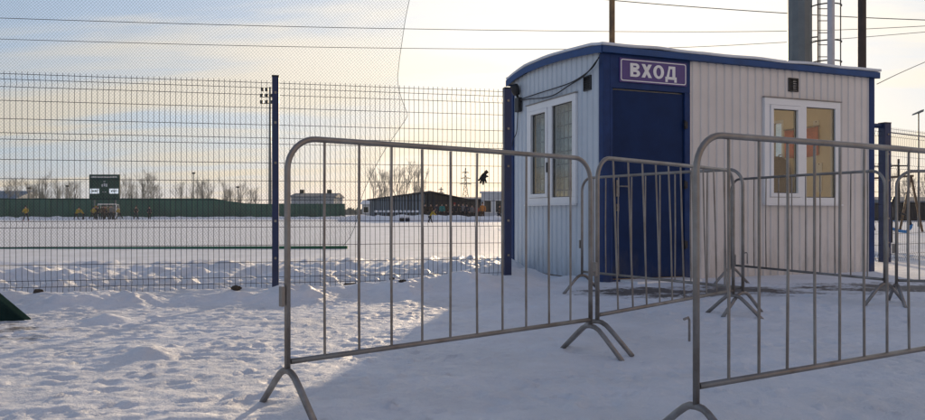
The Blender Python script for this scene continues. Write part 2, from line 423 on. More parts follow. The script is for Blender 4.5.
# low ridge of pushed snow along the far side of the pitch
def ridge(name, pts, w, hgt, seed):
    mb = MB(); n = len(pts); prof = 9
    out = []
    for i,(x,y) in enumerate(pts):
        for k in range(prof):
            t = k/(prof-1)*2-1
            hh = hgt*(1-t*t)*(0.8+0.45*noise.noise(Vector((x*0.7,t*1.5,seed)))+0.25*noise.noise(Vector((x*2.1,t*3,seed+4))))
            out.append((x, y+t*w, max(hh, 0)-0.03*abs(t)))
    fs = [(i*prof+k,i*prof+k+1,(i+1)*prof+k+1,(i+1)*prof+k) for i in range(n-1) for k in range(prof-1)]
    mb.add(out, fs, 0, True)
    return tag(mb.build(name, M['snow2']), kind='structure')
ridge('snow_ridge', [(at(340,70)+i*0.35, 70+0.4*math.sin(i*0.3)) for i in range(75)], 1.3, 0.66, 1)
ridge('snow_ridge', [(-64+i*0.5, 98+0.6*math.sin(i*0.2)) for i in range(110)], 1.5, 0.36, 6)

# ---------------------------------------------------------------- wire fence
ROWS = (2.10,2.05,1.98,1.85,1.68,1.55,1.49,1.30,1.12,0.93,0.72,0.66,0.48,0.31,0.16,0.10)
BENDS = (2.015,1.52,0.69,0.13)
def wire_panel(a, b, parent, z0=0.0, top=2.10, name='wire_panel'):
    a = Vector(a); b = Vector(b); d = b-a; Lh = d.length; d.normalize(); n = Vector((-d.y,d.x,0))
    mb = MB()
    def off(z):
        return min([abs(z-q) for q in BENDS]+[9])
    zs = [z0+0.04]
    for q in sorted(BENDS): zs += [q-0.05, q, q+0.05]
    zs.append(top+0.025)
    k = int(Lh/0.05)
    for i in range(1, k):
        p = a+d*(i*Lh/k)
        pts = [p+n*(0.022 if z in BENDS else 0)+Vector((0,0,z)) for z in zs]
        mb.tube(pts, 0.0023, 4, cap=False, smooth=False)
    for z in ROWS:
        o = 0.022*max(0, 1-off(z)/0.05)+0.004
        mb.wire(a+n*o+Vector((0,0,z)), b+n*o+Vector((0,0,z)), 0.0026)
    return mb.build(name, M['fence_wire'], parent)
def post(p, w, h, parent, rz, z0=-0.1, bolts=True):
    mb = MB(); mb.box(-w/2,w/2,-w/2,w/2,z0,h)
    o = mb.build('post', M['fence_blue'], parent, bevel=0.004); o.location = p; o.rotation_euler=(0,0,rz)
    c = MB(); c.box(-w/2-.003,w/2+.003,-w/2-.003,w/2+.003,h+0.001,h+0.014)
    c.build('cap', M['black'], o)
    if bolts:
        for z in (0.35,0.72,1.3,1.7,2.0):
            q = MB(); q.box(-0.011,0.011,-w/2-0.012,-w/2-0.001,z-0.011,z+0.011); q.build('clamp', M['steel'], o)
    return o
rz = math.atan2(fd.y, fd.x)
fence = thing('wire_fence', 'long blue welded wire fence between snowy yard and pitch, a dark glove on it', 'fence')
wire_panel(FA, FB-fd*0.035, fence); wire_panel(FB+fd*0.035, FC, fence)
wire_panel(FA-fd*2.5, FA-fd*0.08, fence)
post(FB, 0.066, 2.16, fence, rz); post(FC, 0.076, 2.13, fence, rz); post(FA, 0.066, 2.16, fence, rz)

gate = thing('gate', 'blue framed gate post and rail behind right end of white booth', 'gate')
ga = Vector((6.05,11.45,0)); gb = Vector((6.47,11.6,0))
post(gb, 0.125, 2.17, gate, 0.35)
mb = MB(); d = (gb-ga)
mb.tube([ga+Vector((-0.5,-0.18,2.13)), gb+Vector((-0.07,-.025,2.13))], 0.035, 4, smooth=False); mb.build('rail', M['fence_blue'], gate)
wire_panel(ga-Vector((.5,.18,0)), gb-Vector((.07,.025,0)), gate)
fence2 = thing('wire_fence', 'blue wire fence running right from the gate post', 'fence')
wire_panel((6.56,11.65,0), (8.5,13.0,0), fence2); wire_panel((8.6,13.07,0), (10.6,14.5,0), fence2)
post(Vector((8.55,13.03,0)), 0.06, 2.14, fence2, 0.6)
mb = MB(); q=Vector((6.56,11.65,2.04)); mb.tube([q, q+Vector((1.94,1.35,0))], 0.008, 6); mb.build('top_wire', M['fence_blue'], fence2)

# glove caught on the wire
gl = thing('glove', 'dark knitted glove caught on the fence wire, fingers hanging down', 'glove', (at(483,8.1), 8.06, zt(177,8.1)))
gl.rotation_euler = (0, 0, 0)
def skin_obj(name, verts, edges, radii, material, parent, root=0, sub=1):
    me = bpy.data.meshes.new(name); me.from_pydata(verts, edges, []); me.materials.append(material)
    o = bpy.data.objects.new(name, me); COL.objects.link(o)
    if parent: o.parent = parent
    sk = o.modifiers.new('skin','SKIN')
    sk.use_smooth_shade = True
    for i, r in enumerate(radii):
        rr = r if isinstance(r, tuple) else (r, r)
        me.skin_vertices[0].data[i].radius = rr
        me.skin_vertices[0].data[i].use_root = (i == root)
    if sub:
        ss = o.modifiers.new('sub','SUBSURF'); ss.levels = sub; ss.render_levels = sub
    return o
mb = MB()
palm = [(0.000,0.042),(0.024,0.046),(0.036,0.024),(0.036,-0.006),(0.024,-0.030),(0.000,-0.038),(-0.026,-0.026),(-0.034,-0.008),(-0.022,0.018)]
mb.prism(palm,-0.014,0.014)
for (x0,z0,x1,z1) in ((-0.022,-0.010,-0.050,-0.042),(-0.014,-0.024,-0.029,-0.072),(0.002,-0.028,0.000,-0.086),(0.018,-0.022,0.034,-0.064)):
    mb.tube([(x0,0,z0),((x0+x1)/2,-0.007,(z0+z1)/2),(x1,-0.003,z1)], [0.0120,0.0112,0.0085], 8)
mb.tube([(0.026,0,0.004),(0.042,-0.006,0.006),(0.054,-0.004,0.000)], [0.0125,0.0115,0.009], 8)
gsh = mb.build('knit_shell', M['c_charcoal'], gl, bevel=0.005)
c = MB(); c.tube([(0.020,0,0.036),(0.034,0,0.050),(0.046,0.002,0.060)],[0.019,0.020,0.021],10); c.build('cuff', M['c_brown'], gl)

# ---------------------------------------------------------------- booth
P0 = Vector((1.527,8.2,0.0)); ANG = math.atan2(1.54,3.76); LX, LY = 4.06, 2.27
booth = thing('entrance_booth', 'white corrugated guard booth with blue door, blue trim and two white windows', 'booth', (P0.x,P0.y,0.02), ANG)
PROF = [(0,2.585),(0.10,2.60),(0.57,2.642),(0.9,2.66),(1.3,2.672),(1.75,2.664),(2.05,2.632),(2.27,2.585)]
def prof(y):
    for (a,b),(c,d) in zip(PROF, PROF[1:]):
        if y <= c: return b+(d-b)*(y-a)/(c-a)
    return PROF[-1][1]
def corrugated(s0, s1, place, ztop, holes, pitch=0.116, depth=0.013, z0=0.03):
    """strip profile along s; place(s, out, z) -> point; holes = [(s0,s1,z0,z1)]"""
    pts = []; s = s0
    while s < s1-1e-6:
        for ds, dd in ((0,0),(0.012,depth),(0.034,depth),(0.046,0)):
            if s+ds < s1: pts.append((s+ds, dd))
        s += pitch
    pts.append((s1,0))
    hs = sorted({h[0] for h in holes}|{h[1] for h in holes})
    def dep(s):
        for (a,b),(c,d) in zip(pts,pts[1:]):
            if a<=s<=c: return b+(d-b)*(s-a)/max(c-a,1e-9)
        return 0
    pts = sorted(set(pts)|{(h,dep(h)) for h in hs})
    mb = MB()
    for (a,da),(b,db) in zip(pts,pts[1:]):
        if b-a < 1e-6: continue
        m = (a+b)/2
        spans = [(z0,None)]
        for h in holes:
            if h[0]<m<h[1]: spans = [(z0,h[2]),(h[3],None)]
        for (l,u_) in spans:
            ua = ztop(a) if u_ is None else u_; ub = ztop(b) if u_ is None else u_
            mb.add([place(a,da,l),place(b,db,l),place(b,db,ub),place(a,da,ua)],[(0,1,2,3)])
    return mb
WX0, WX1, WZ0, WZ1 = 2.243, 3.443, 0.90, 2.15      # long wall window opening
EY0, EY1 = 0.552, 1.752                            # end wall window opening
DX = 1.15
mb = corrugated(DX+0.003, LX-0.07, lambda s,o,z:(s,o,z), lambda s:2.514, [(WX0,WX1,WZ0,WZ1)])
fw = mb.build('wall', M['sheet'], booth)
mb = corrugated(0.07, LY-0.07, lambda s,o,z:(o,s,z), lambda s:prof(s)-0.055, [(EY0,EY1,WZ0,WZ1)])
ew = mb.build('wall', M['sheet2'], booth); ew['label'] = 'white gable wall with cool light in its colour'
RY0, RY1 = 1.42, 1.72
mb = corrugated(0.07, LY-0.07, lambda s,o,z:(LX-o,s,z), lambda s:prof(s)-0.055, [(RY0,RY1,1.52,2.14)])
mb.build('wall', M['sheet'], booth)
BX0, BX1 = 0.35, 3.72
mb = MB()
T = 0.05
mb = corrugated(0.07, LX-0.07, lambda s,o,z:(s,LY-o,z), lambda s:2.514, [(BX0,BX1,0.60,2.25)])
mb.build('wall', M['sheet2'], booth)
# inner lining, floor and ceiling
def liner(mb, x0,x1,y0,y1, hole=None, axis='x'):
    z0,z1 = 0.09, 2.42
    if not hole: mb.box(x0,x1,y0,y1,z0,z1); return
    a,b,c,d = hole
    if axis=='x':
        mb.box(x0,a,y0,y1,z0,z1); mb.box(b,x1,y0,y1,z0,z1); mb.box(a,b,y0,y1,z0,c); mb.box(a,b,y0,y1,d,z1)
    else:
        mb.box(x0,x1,y0,a,z0,z1); mb.box(x0,x1,b,y1,z0,z1); mb.box(x0,x1,a,b,z0,c); mb.box(x0,x1,a,b,d,z1)
mb = MB(); g1=0.045; g2=0.075
liner(mb, DX+.01, LX-.08, g1, g2, (WX0-.0,WX1+.0,WZ0,WZ1))
mb.box(0.08,DX+.008,0.058,0.072,0.0875,2.42)  # unseen backing panel added to block light leaking round the door
liner(mb, g1, g2, 0.10, LY-.08, (EY0,EY1,WZ0,WZ1), 'y')
liner(mb, .08, LX-.08, LY-g2, LY-g1, (BX0,BX1,0.60,2.25))
liner(mb, LX-g2, LX-g1, .08, LY-.08, (RY0,RY1,1.52,2.14), 'y')
mb.box(0.08,LX-.08,0.08,LY-.08,2.425,2.445)
mb.build('inner_lining', M['liner'], booth)
mb = MB(); mb.box(0.03,LX-.03,0.03,LY-.03,0.0,0.085); mb.build('floor', M['floor'], booth)
# blue corner posts and base rail
for (x,y) in ((0,0),(LX,0),(0,LY),(LX,LY)):
    mb = MB(); w=0.075
    x0,x1 = (-0.012,w) if x==0 else (LX-w,LX+0.012)
    y0,y1 = (-0.012,w) if y==0 else (LY-w,LY+0.012)
    mb.box(x0,x1,y0,y1,0.0,2.513)
    mb.build('corner_post', M['blue'], booth, bevel=0.004)
# door set
mb = MB()
mb.box(0.077,DX,-0.010,0.05,2.145,2.513)
mb.box(1.075,DX,-0.010,0.05,0.0,2.143)
mb.box(0.077,0.115,-0.010,0.05,0.0,2.143)
mb.box(0.117,1.073,-0.006,0.05,0.0,0.05)
dr_f = mb.build('door_frame', M['blue'], booth, bevel=0.003)
mb = MB(); mb.box(0.128,1.062,0.012,0.055,0.062,2.128)
door = mb.build('door', M['door_blue'], booth, bevel=0.004)
mb = MB(); mb.box(0.165,0.20,-0.004,0.0115,0.96,1.14); mb.tube([(0.183,-0.005,1.07),(0.183,-0.045,1.07)],0.008,8); mb.tube([(0.183,-0.045,1.07),(0.30,-0.048,1.07)],0.009,8)
mb.build('handle', M['steel_dark'], door)
mb=MB(); mb.box(0.168,0.198,-0.003,0.0115,0.80,0.88); mb.tube([(0.183,-0.0035,0.84),(0.183,-0.012,0.84)],0.010,10); mb.build('lock', M['steel'], door)
for z in (0.42,1.78,1.1):
    mb = MB(); mb.tube([(1.068,-0.020,z-0.05),(1.068,-0.020,z+0.05)],0.012,8); mb.box(1.076,1.112,-0.016,-0.0105,z-0.04,z+0.04); mb.build('hinge', M['black'], door)
mb = MB(); mb.box(0.20,1.05,-0.34,-0.015,-0.06,0.055); mb.build('step', M['white'], booth, bevel=0.006)
# roof
mb = MB()
n = len(PROF); ov=0.05
pts = [(y,z) for y,z in PROF]; pts[0]=(-ov,2.580); pts[-1]=(LY+ov,2.580)
low = [(y,z-0.045) for y,z in pts]
mb.prism(low+pts[::-1], -ov+0.004, LX+ov-0.004, axis='x')
roof = mb.build('roof', M['mast'], booth)
mb = MB(); mb.box(-ov,LX+ov,-ov-0.014,-ov-0.001,2.512,2.583); mb.build('fascia', M['trim_blue'], booth, bevel=0.003)
mb = MB(); mb.box(-ov,LX+ov,LY+ov+0.001,LY+ov+0.014,2.512,2.583); mb.build('fascia', M['trim_blue'], booth)
for xa, xb in ((-ov-0.014,-ov+0.002),(LX+ov-0.002,LX+ov+0.014)):
    mb = MB(); p2 = [(y,z+0.004) for y,z in pts]; lo2=[(y,z-0.075) for y,z in pts]
    nn = len(pts)
    for i in range(nn-1):
        q = [lo2[i],lo2[i+1],p2[i+1],p2[i]]
        vs = [(xa,)+t for t in q]+[(xb,)+t for t in q]
        fs=[(0,1,2,3),(7,6,5,4),(0,4,5,1),(3,2,6,7)]
        if i==0: fs.append((0,3,7,4))
        if i==nn-2: fs.append((1,5,6,2))
        mb.add(vs,fs)
    mb.build('fascia', M['trim_blue'], booth)
# soffit
mb = MB(); mb.box(-ov+.003,LX+ov-.003,-ov,0.02,2.515,2.521); mb.build('soffit', M['trim_blue'], booth)
# thin snow on the roof
mb = MB(); xs=[-ov-0.01+i*(LX+2*ov+0.02)/60 for i in range(61)]; 
yy=[-ov-0.022]+[i*LY/14 for i in range(0,15)]+[LY+ov]
vs=[]
for x in xs:
    for y in yy:
        edge = min(1.0,(y+ov+0.022)/0.12)
        vs.append((x,y,prof(max(0,min(LY,y)))+0.004+max(0.001,(0.040+0.016*noise.noise(Vector((x*2.2,y*2,4)))))*(0.75+0.25*edge)))
ny=len(yy)
fs=[(i*ny+k,i*ny+k+1,(i+1)*ny+k+1,(i+1)*ny+k) for i in range(len(xs)-1) for k in range(ny-1)]
mb.add(vs,fs,0,True)
o=mb.build('roof_snow', M['snow2'], booth); so_=o.modifiers.new('th','SOLIDIFY'); so_.thickness=0.03; so_.offset=-1

# windows: built in a local frame (s along wall, t outward = -), then placed
def window(parent, place, w, h, name='window', grille=False, vent=True):
    mb = MB()
    def bx(s0,s1,o0,o1,z0,z1,b=mb):
        p=[place(s0,o0,z0),place(s1,o0,z0),place(s1,o1,z0),place(s0,o1,z0),place(s0,o0,z1),place(s1,o0,z1),place(s1,o1,z1),place(s0,o1,z1)]
        b.add(p,[(0,3,2,1),(4,5,6,7),(0,1,5,4),(1,2,6,5),(2,3,7,6),(3,0,4,7)])
    fo, fi = -0.028, 0.05
    e=0.07
    bx(-0.012,w+0.012,fo,fi,-0.012,e); bx(-0.012,w+0.012,fo,fi,h-e,h+0.012)
    bx(-0.012,e,fo,fi,e,h-e); bx(w-e,w+0.012,fo,fi,e,h-e)
    bx(w/2-0.05,w/2+0.05,fo,fi,e,h-e)
    win = mb.build(name, M['upvc'], parent, bevel=0.003)
    s=MB()   # opening sash on the left half
    a,b=e+0.004,w/2-0.054
    bx(a,b,fo-0.012,fi-0.02,e+0.004,e+0.05,s); bx(a,b,fo-0.012,fi-0.02,h-e-0.05,h-e-0.004,s)
    bx(a,a+0.045,fo-0.012,fi-0.02,e+0.05,h-e-0.05,s); bx(b-0.045,b,fo-0.012,fi-0.02,e+0.05,h-e-0.05,s)
    s.build('sash', M['upvc'], win, bevel=0.003)
    for (a,b,z0,z1) in ((e+0.05,w/2-0.10,e+0.052,h-e-0.052),(w/2+0.052,w-e-0.002,e+0.002,h-e-0.002)):
        q=MB(); q.add([place(a,0.0,z0),place(b,0.0,z0),place(b,0.0,z1),place(a,0.0,z1)],[(0,1,2,3)]); q.build('pane', M['glass'], win)
        sp=MB()
        for (c,d,e0,e1) in ((a-.004,a+.006,z0,z1),(b-.006,b+.004,z0,z1),(a+.006,b-.006,z0-.004,z0+.006),(a+.006,b-.006,z1-.006,z1+.004)): bx(c,d,-0.006,-0.002,e0,e1,sp)
        sp.build('gasket', M['black'], win)
    d=MB(); bx(-0.03,w+0.03,-0.06,-0.0285,-0.028,-0.013,d); d.build('sill', M['upvc'], win)
    d=MB(); bx(-0.03,w+0.03,-0.040,-0.005,h+0.013,h+0.024,d); d.build('drip_flashing', M['steel_dark'], win)
    if grille:
        gmb=MB()
        for i in range(1,12):
            s_=i*w/12; gmb.tube([place(s_,0.062,e),place(s_,0.062,h-e)],0.007,5,cap=False)
        for i in range(1,8):
            z_=i*h/8; gmb.tube([place(e,0.069,z_),place(w-e,0.069,z_)],0.007,5,cap=False)
        gmb.build('grille', M['steel_dark'], win)
    return win
w1 = window(booth, lambda s,o,z:(WX0+s,o,WZ0+z), WX1-WX0, WZ1-WZ0)
w2 = window(booth, lambda s,o,z:(o,EY1-s,WZ0+z), EY1-EY0, WZ1-WZ0, grille=True)
mb=MB(); mb.box(-0.05,-0.0285,EY1-0.565,EY1-0.545,1.28,1.40); mb.build('handle', M['black'], w2)
# wide unseen rear window added so sun brightens the room, and a narrow one in the right end wall glimpsed through the front window
def plain_window(place,w,h,label,nb):
    mb=MB()
    def bx(s0,s1,o0,o1,z0,z1):
        p=[place(s0,o0,z0),place(s1,o0,z0),place(s1,o1,z0),place(s0,o1,z0),place(s0,o0,z1),place(s1,o0,z1),place(s1,o1,z1),place(s0,o1,z1)]
        mb.add(p,[(0,3,2,1),(4,5,6,7),(0,1,5,4),(1,2,6,5),(2,3,7,6),(3,0,4,7)])
    e=0.035
    bx(0,w,-0.08,0.02,0,e); bx(0,w,-0.08,0.02,h-e,h); bx(0,e,-0.08,0.02,e,h-e); bx(w-e,w,-0.08,0.02,e,h-e)
    for k in range(1,nb): bx(w*k/nb-0.015,w*k/nb+0.015,-0.04,0.0,e,h-e)
    wn=mb.build('window',M['upvc'],booth); wn['label']=label
    q=MB(); q.add([place(e,-0.02,e),place(w-e,-0.02,e),place(w-e,-0.02,h-e),place(e,-0.02,h-e)],[(0,1,2,3)]); q.build('pane',M['glass'],wn)
plain_window(lambda s,o,z:(BX0+s,LY+o,0.60+z),BX1-BX0,1.65,'added unseen rear window letting sun into the booth',4)
plain_window(lambda s,o,z:(LX+o,RY0+s,1.52+z),RY1-RY0,0.62,'narrow bright window in the far end wall',1)
# net curtain behind the gable window
mb=MB(); k=80
cv=[]
for i in range(k+1):
    y=0.5+i*1.3/k
    cv += [(0.115+0.018*math.sin(i*0.9)+0.006*math.sin(i*2.3),y,0.93),(0.115+0.014*math.sin(i*0.9),y,2.2)]
mb.add(cv,[(2*i,2*i+2,2*i+3,2*i+1) for i in range(k)],0,True)
M['curtain']=mat('grey_green_curtain',(0.80,0.82,0.76),0.9,var=0.2,scale=22)
o=mb.build('curtain', M['curtain'], w2); o.modifiers.new('th','SOLIDIFY').thickness=0.003

# booth interior furniture glimpsed through the window
def local(p): return (Matrix.Rotation(ANG,4,'Z') @ Vector(p)) + Vector((P0.x,P0.y,0.02))
XI=LX-0.077
ban=thing('red_banner','red cloth banner on the inner end wall, glimpsed through the front window','banner',local((XI,1.10,1.58)),ANG)
mb=MB(); k=24; vs=[]
for i in range(k+1):
    y=-0.32+0.60*i/k
    for z in (0.0,0.13,0.27,0.40): vs.append((-0.012-0.008*math.sin(i*0.8+z*4),y,z-0.02*math.sin(i*0.13)))
mb.add(vs,[(4*i+j,4*i+4+j,4*i+5+j,4*i+1+j) for i in range(k) for j in range(3)],0,True)
o=mb.build('cloth',M['red'],ban); o.modifiers.new('th','SOLIDIFY').thickness=0.004
mb=MB(); mb.tube([(-0.02,-0.34,0.40),(-0.02,0.30,0.40)],0.008,6); mb.build('rod',M['steel'],ban)
for (yy_,zz_,h_,lab) in ((0.83,1.99,0.14,'small white paper pinned high on inner end wall of booth'),(0.78,1.27,0.40,'tall white paper pinned low on inner end wall of booth')):
    pp=thing('paper_notice',lab,'notice',local((XI-0.002,yy_,zz_)),ANG)
    mb=MB(); mb.box(-0.004,0.0,-0.05,0.05,-h_/2,h_/2); mb.build('sheet',M['white'],pp)
    mb=MB(); mb.box(-0.007,-0.0045,-0.008,0.008,h_/2-0.025,h_/2-0.012); mb.build('pin',M['black'],pp)
coat=thing('coat','dark olive coat hanging inside the booth behind the front window','coat',local((XI-0.02,1.44,1.60)),ANG)
M['c_olive']=mat('olive_cloth',(0.05,0.045,0.025),0.9,var=0.3,scale=8)
mb=MB(); mb.prism([(-0.04,0.0),(0.05,0.0),(0.13,-0.06),(0.22,-0.20),(0.26,-0.55),(0.27,-0.80),(-0.27,-0.80),(-0.25,-0.5),(-0.20,-0.18),(-0.12,-0.05)],-0.16,-0.02,axis='x'); mb.build('body',M['c_olive'],coat,bevel=0.03)
mb=MB(); mb.tube([(-0.005,0,0.03),(-0.05,0,0.02),(-0.06,0,-0.02)],0.008,6); mb.build('hook',M['steel_dark'],coat)

# sign
sg = thing('entrance_sign','violet sign with white border reading ВХОД above the blue door','sign',local((0.64,-0.012,2.345)),ANG)
SW,SH=0.90,0.265
mb=MB(); mb.box(-SW/2,SW/2,-0.014,0.0,-SH/2,SH/2); mb.build('board',M['sign_purple'],sg,bevel=0.003)
mb=MB(); i_=0.014; t_=0.010; y0,y1=-0.0175,-0.0142
def rnd_rect(w,h,r,n=5):
    out=[]
    for (cx,cz,a0) in ((w-r,h-r,0),(-w+r,h-r,90),(-w+r,-h+r,180),(w-r,-h+r,270)):
        for k in range(n+1):
            a=math.radians(a0+90*k/n); out.append((cx+r*math.cos(a),cz+r*math.sin(a)))
    return out
A=rnd_rect(SW/2-i_,SH/2-i_,0.025); B=rnd_rect(SW/2-i_-t_,SH/2-i_-t_,0.017)
n=len(A)
for k in range(n):
    j=(k+1)%n
    q=[A[k],A[j],B[j],B[k]]
    mb.add([(x,y0,z) for x,z in q]+[(x,y1,z) for x,z in q],[(0,1,2,3),(0,4,5,1),(2,6,7,3)])
mb.build('border',M['white'],sg)
def arcp(cx,cz,rx,rz_,a0,a1,n=10):
    return [(cx+rx*math.cos(math.radians(a0+(a1-a0)*k/n)),cz+rz_*math.sin(math.radians(a0+(a1-a0)*k/n))) for k in range(n+1)]
def strip(a,b): return [[a[i],a[i+1],b[i+1],b[i]] for i in range(len(a)-1)]
LET=[]
o1=[(.24,1)]+arcp(.46,.765,.28,.235,90,-90)+[(.24,.53)]; i1=[(.24,.83)]+arcp(.44,.765,.07,.065,90,-90)+[(.24,.70)]
o2=[(.24,.53)]+arcp(.48,.265,.32,.265,90,-90)+[(.24,0)]; i2=[(.24,.36)]+arcp(.45,.265,.09,.095,90,-90)+[(.24,.17)]
LET.append(([[(0,0),(.24,0),(.24,1),(0,1)]]+strip(o1,i1)+strip(o2,i2),0.82))
LET.append(([[(0,0),(.28,0),(.43,.28),(.58,0),(.86,0),(.58,.51),(.85,1),(.57,1),(.43,.75),(.29,1),(.01,1),(.28,.51)]],0.88))
LET.append((strip(arcp(.45,.5,.45,.515,0,360,28),arcp(.45,.5,.20,.33,0,360,28)),0.92))
LET.append(([[(0,-.2),(.2,-.2),(.2,0),(0,0)],[(.76,-.2),(.96,-.2),(.96,0),(.76,0)],[(0,0),(.96,0),(.96,.2),(0,.2)],[(.10,.2),(.31,.2),(.41,.8),(.26,.8)],[(.60,.2),(.84,.2),(.84,.8),(.60,.8)],[(.26,.8),(.84,.8),(.84,1),(.28,1)]],0.96))
hh=0.148; x=-0.315
for polys,wd in LET:
    mb=MB()
    for p in polys:
        p=[(x+q[0]*hh*1.08,-hh/2+0.006+q[1]*hh) for q in p]
        n=len(p); mb.add([(a,-0.019,b) for a,b in p]+[(a,-0.0142,b) for a,b in p],[tuple(range(n))]+[(i,(i+1)%n,(i+1)%n+n,i+n) for i in range(n)])
    mb.build('letter',M['white'],sg); x+=(wd+0.10)*hh*1.08
# vents, lamp, cable
def vent(label,p,ang):
    v=thing('wall_vent',label,'vent',p,ang)
    mb=MB()
    w,h=0.155,0.165
    mb.box(-w/2,w/2,-0.03,-0.026+0.0,-h/2,h/2)
    for (a,b,c,d) in ((-w/2,-w/2+.014,-h/2,h/2),(w/2-.014,w/2,-h/2,h/2),(-w/2+.014,w/2-.014,-h/2,-h/2+.014),(-w/2+.014,w/2-.014,h/2-.014,h/2)): mb.box(a,b,-0.045,-0.0305,c,d)
    mb.build('frame',M['black'],v)
    for k in range(5):
        z=-h/2+0.028+k*0.027
        q=MB(); q.prism([(-0.043,z-0.004),(-0.031,z+0.008),(-0.031,z+0.012),(-0.043,z)],-w/2+.015,w/2-.015,axis='x'); q.build('slat',M['black'],v)
    return v
vent('small dark square vent high on warm tinted long wall above its window',local((2.70,0.03,2.34)),ANG)
vent('dark square vent box high on cool tinted gable wall, cables passing it',local((0.028,0.315,2.235)),ANG-math.pi/2)
def E(y,z,o=-0.03): return local((o,y,z))
lamp=thing('wall_lamp','black floodlight with cables on gable wall beside fence post','lamp',local((0.0,2.00,2.31)),ANG-math.pi/2)
mb=MB(); mb.box(-0.055,0.055,-0.06,-0.002,-0.19,0.0); mb.build('ballast_box',M['black'],lamp,bevel=0.008)
mb=MB(); mb.tube([(0,-0.03,-0.02),(0,-0.05,0.03)],0.018,8); mb.build('bracket',M['black'],lamp)
mb=MB(); mb.tube([(0.0,-0.05,0.03),(0.0,-0.06,0.06),(-0.02,-0.075,0.13),(-0.03,-0.085,0.16)],[0.035,0.052,0.062,0.055],12); mb.build('head',M['black'],lamp)
def cable(label,pts,r=0.007):
    P=[Vector(p) for p in pts]; out=[]
    for i in range(len(P)-1):
        a=P[max(i-1,0)];b=P[i];c=P[i+1];d=P[min(i+2,len(P)-1)]
        for k in range(6):
            t=k/6; out.append(0.5*((2*b)+(c-a)*t+(2*a-5*b+4*c-d)*t*t+(3*b-a-3*c+d)*t**3))
    out.append(P[-1])
    mb=MB(); mb.tube(out,r,6); return tag(mb.build('cable',M['rubber']),label,'cable')
cable('upper black cable swagged from roof corner to lamp on gable wall',[E(-0.02,2.46,-0.07),E(0.14,2.40),E(0.3,2.345),E(0.6,2.295),E(0.96,2.285),E(1.4,2.285),E(1.8,2.28),E(1.95,2.275)])
cable('lower black cable sagging under the vent along gable wall',[E(0.02,2.44,-0.065),E(0.2,2.36,-0.05),E(0.364,2.30,-0.055),E(0.69,2.265),E(1.0,2.21),E(1.3,2.21),E(1.7,2.25),E(1.97,2.265)])
cable('short black cable dangling below the floodlight',[E(2.02,2.14),E(2.03,2.0),E(2.06,1.85),E(2.16,1.76),E(2.19,1.68)],0.006)

# ---------------------------------------------------------------- crowd barriers
BL=1.87
def make_barrier(skew=0.0, nb=10, foot=0.155, s=0.228):
    t=thing('crowd_barrier','','barrier')
    r=0.0125; R=0.13; H=1.10
    pts=[(0,0,foot),(0,0,0.6),(0,0,H-R)]
    for k in range(1,9):
        a=math.pi/2*k/8; pts.append((R-R*math.cos(a),0,H-R+R*math.sin(a)))
    pts.append((BL*0.5,0,H+0.002))
    for k in range(0,9):
        a=math.pi/2*k/8; pts.append((BL-R+R*math.sin(a),0,H-R+R*math.cos(a)))
    pts+=[(BL,0,0.6),(BL,0,foot)]
    mb=MB(); mb.tube(pts,r,12); mb.build('frame',M['steel'],t)
    mb=MB(); mb.tube([(0.014,0,0.195),(BL-0.013,0,0.195)],0.0116,10); mb.build('bottom_rail',M['steel'],t)
    for i in range(nb):
        x=(i+1)*BL/(nb+1); 
        mb=MB(); wob=random.uniform(-0.004,0.004)
        mb.tube([(x+skew,random.uniform(-.002,.002),0.20),(x+wob+skew*.5,random.uniform(-.003,.003),0.65),(x,0,H-0.012)],0.0058,8,cap=False); mb.build('bar',M['steel'],t)
    for x in (0,BL):
        mb=MB(); q=foot-0.155+0.160; k=q/0.160
        mb.tube([(x,-s,-0.012),(x,-s*.45,0.105*k),(x,-s*.26,0.142*k),(x,-0.03,0.156*k),(x,0,q),(x,0.03,0.156*k),(x,s*.26,0.142*k),(x,s*.45,0.105*k),(x,s,-0.012)],0.0138,10)
        mb.build('leg',M['steel_dark'],t)
    mb=MB(); mb.box(-0.032,-0.016,-0.013,0.013,0.42,0.50); mb.build('bracket',M['steel'],t,bevel=0.002)
    mb=MB(); mb.tube([(BL+.012,0,0.46),(BL+0.035,0,0.465),(BL+0.04,0,0.455),(BL+0.04,0,0.38)],0.0045,6); mb.build('hook',M['steel_dark'],t)
    return t
def set_barrier(t,a,b,label,flip=False,roll=0,dz=0):
    a=Vector(a); b=Vector(b)
    if flip: a,b=b,a
    d=b-a; t.rotation_euler=(roll,0,math.atan2(d.y,d.x))
    m=(a+b)/2
    u_=d.normalized(); n_=Vector((-u_.y,u_.x))
    o=m-u_*BL/2
    hs=[ground_h(*(p+n_*s)) for p in (o,o+u_*BL) for s in (-.24,.24)]
    t.location=(o.x,o.y,sum(hs)/4+0.004+dz); tag(t,label,'barrier','galvanised crowd barriers')
bA=make_barrier()
bS=make_barrier(0.055)
set_barrier(bA,(-0.705,3.05),(0.72,4.26),'galvanised crowd barrier standing nearest the wire fence, full length across the yard')
set_barrier(bS,(0.765,4.33),(2.05,5.72),'crowd barrier with slanting bars in front of the blue door',)
bF=copy_tree(bA); set_barrier(bF,(1.19,7.30),(2.10,5.80),'crowd barrier closest to the blue door, seen through the slanting barred one')
bC=make_barrier(0,10,0.12,0.20); set_barrier(bC,(0.84,2.71),(2.44,3.66),'crowd barrier nearest the camera at right, its right end cut off',dz=-0.02)
bD=copy_tree(bA); set_barrier(bD,(2.86,8.0),(3.49,6.30),'crowd barrier in front of the booth front window')
bE=copy_tree(bA); set_barrier(bE,(3.60,6.28),(5.42,5.85),'crowd barrier at far right edge, in front of the gate')
# the bracket of the right hand barrier is a hook instead
for c in list(bC.children):
    if c.name.startswith('bracket'): bpy.data.objects.remove(c)
for c in list(bC.children):
    if c.name.startswith('hook'): c.location=(-BL-0.075,0,-0.02)

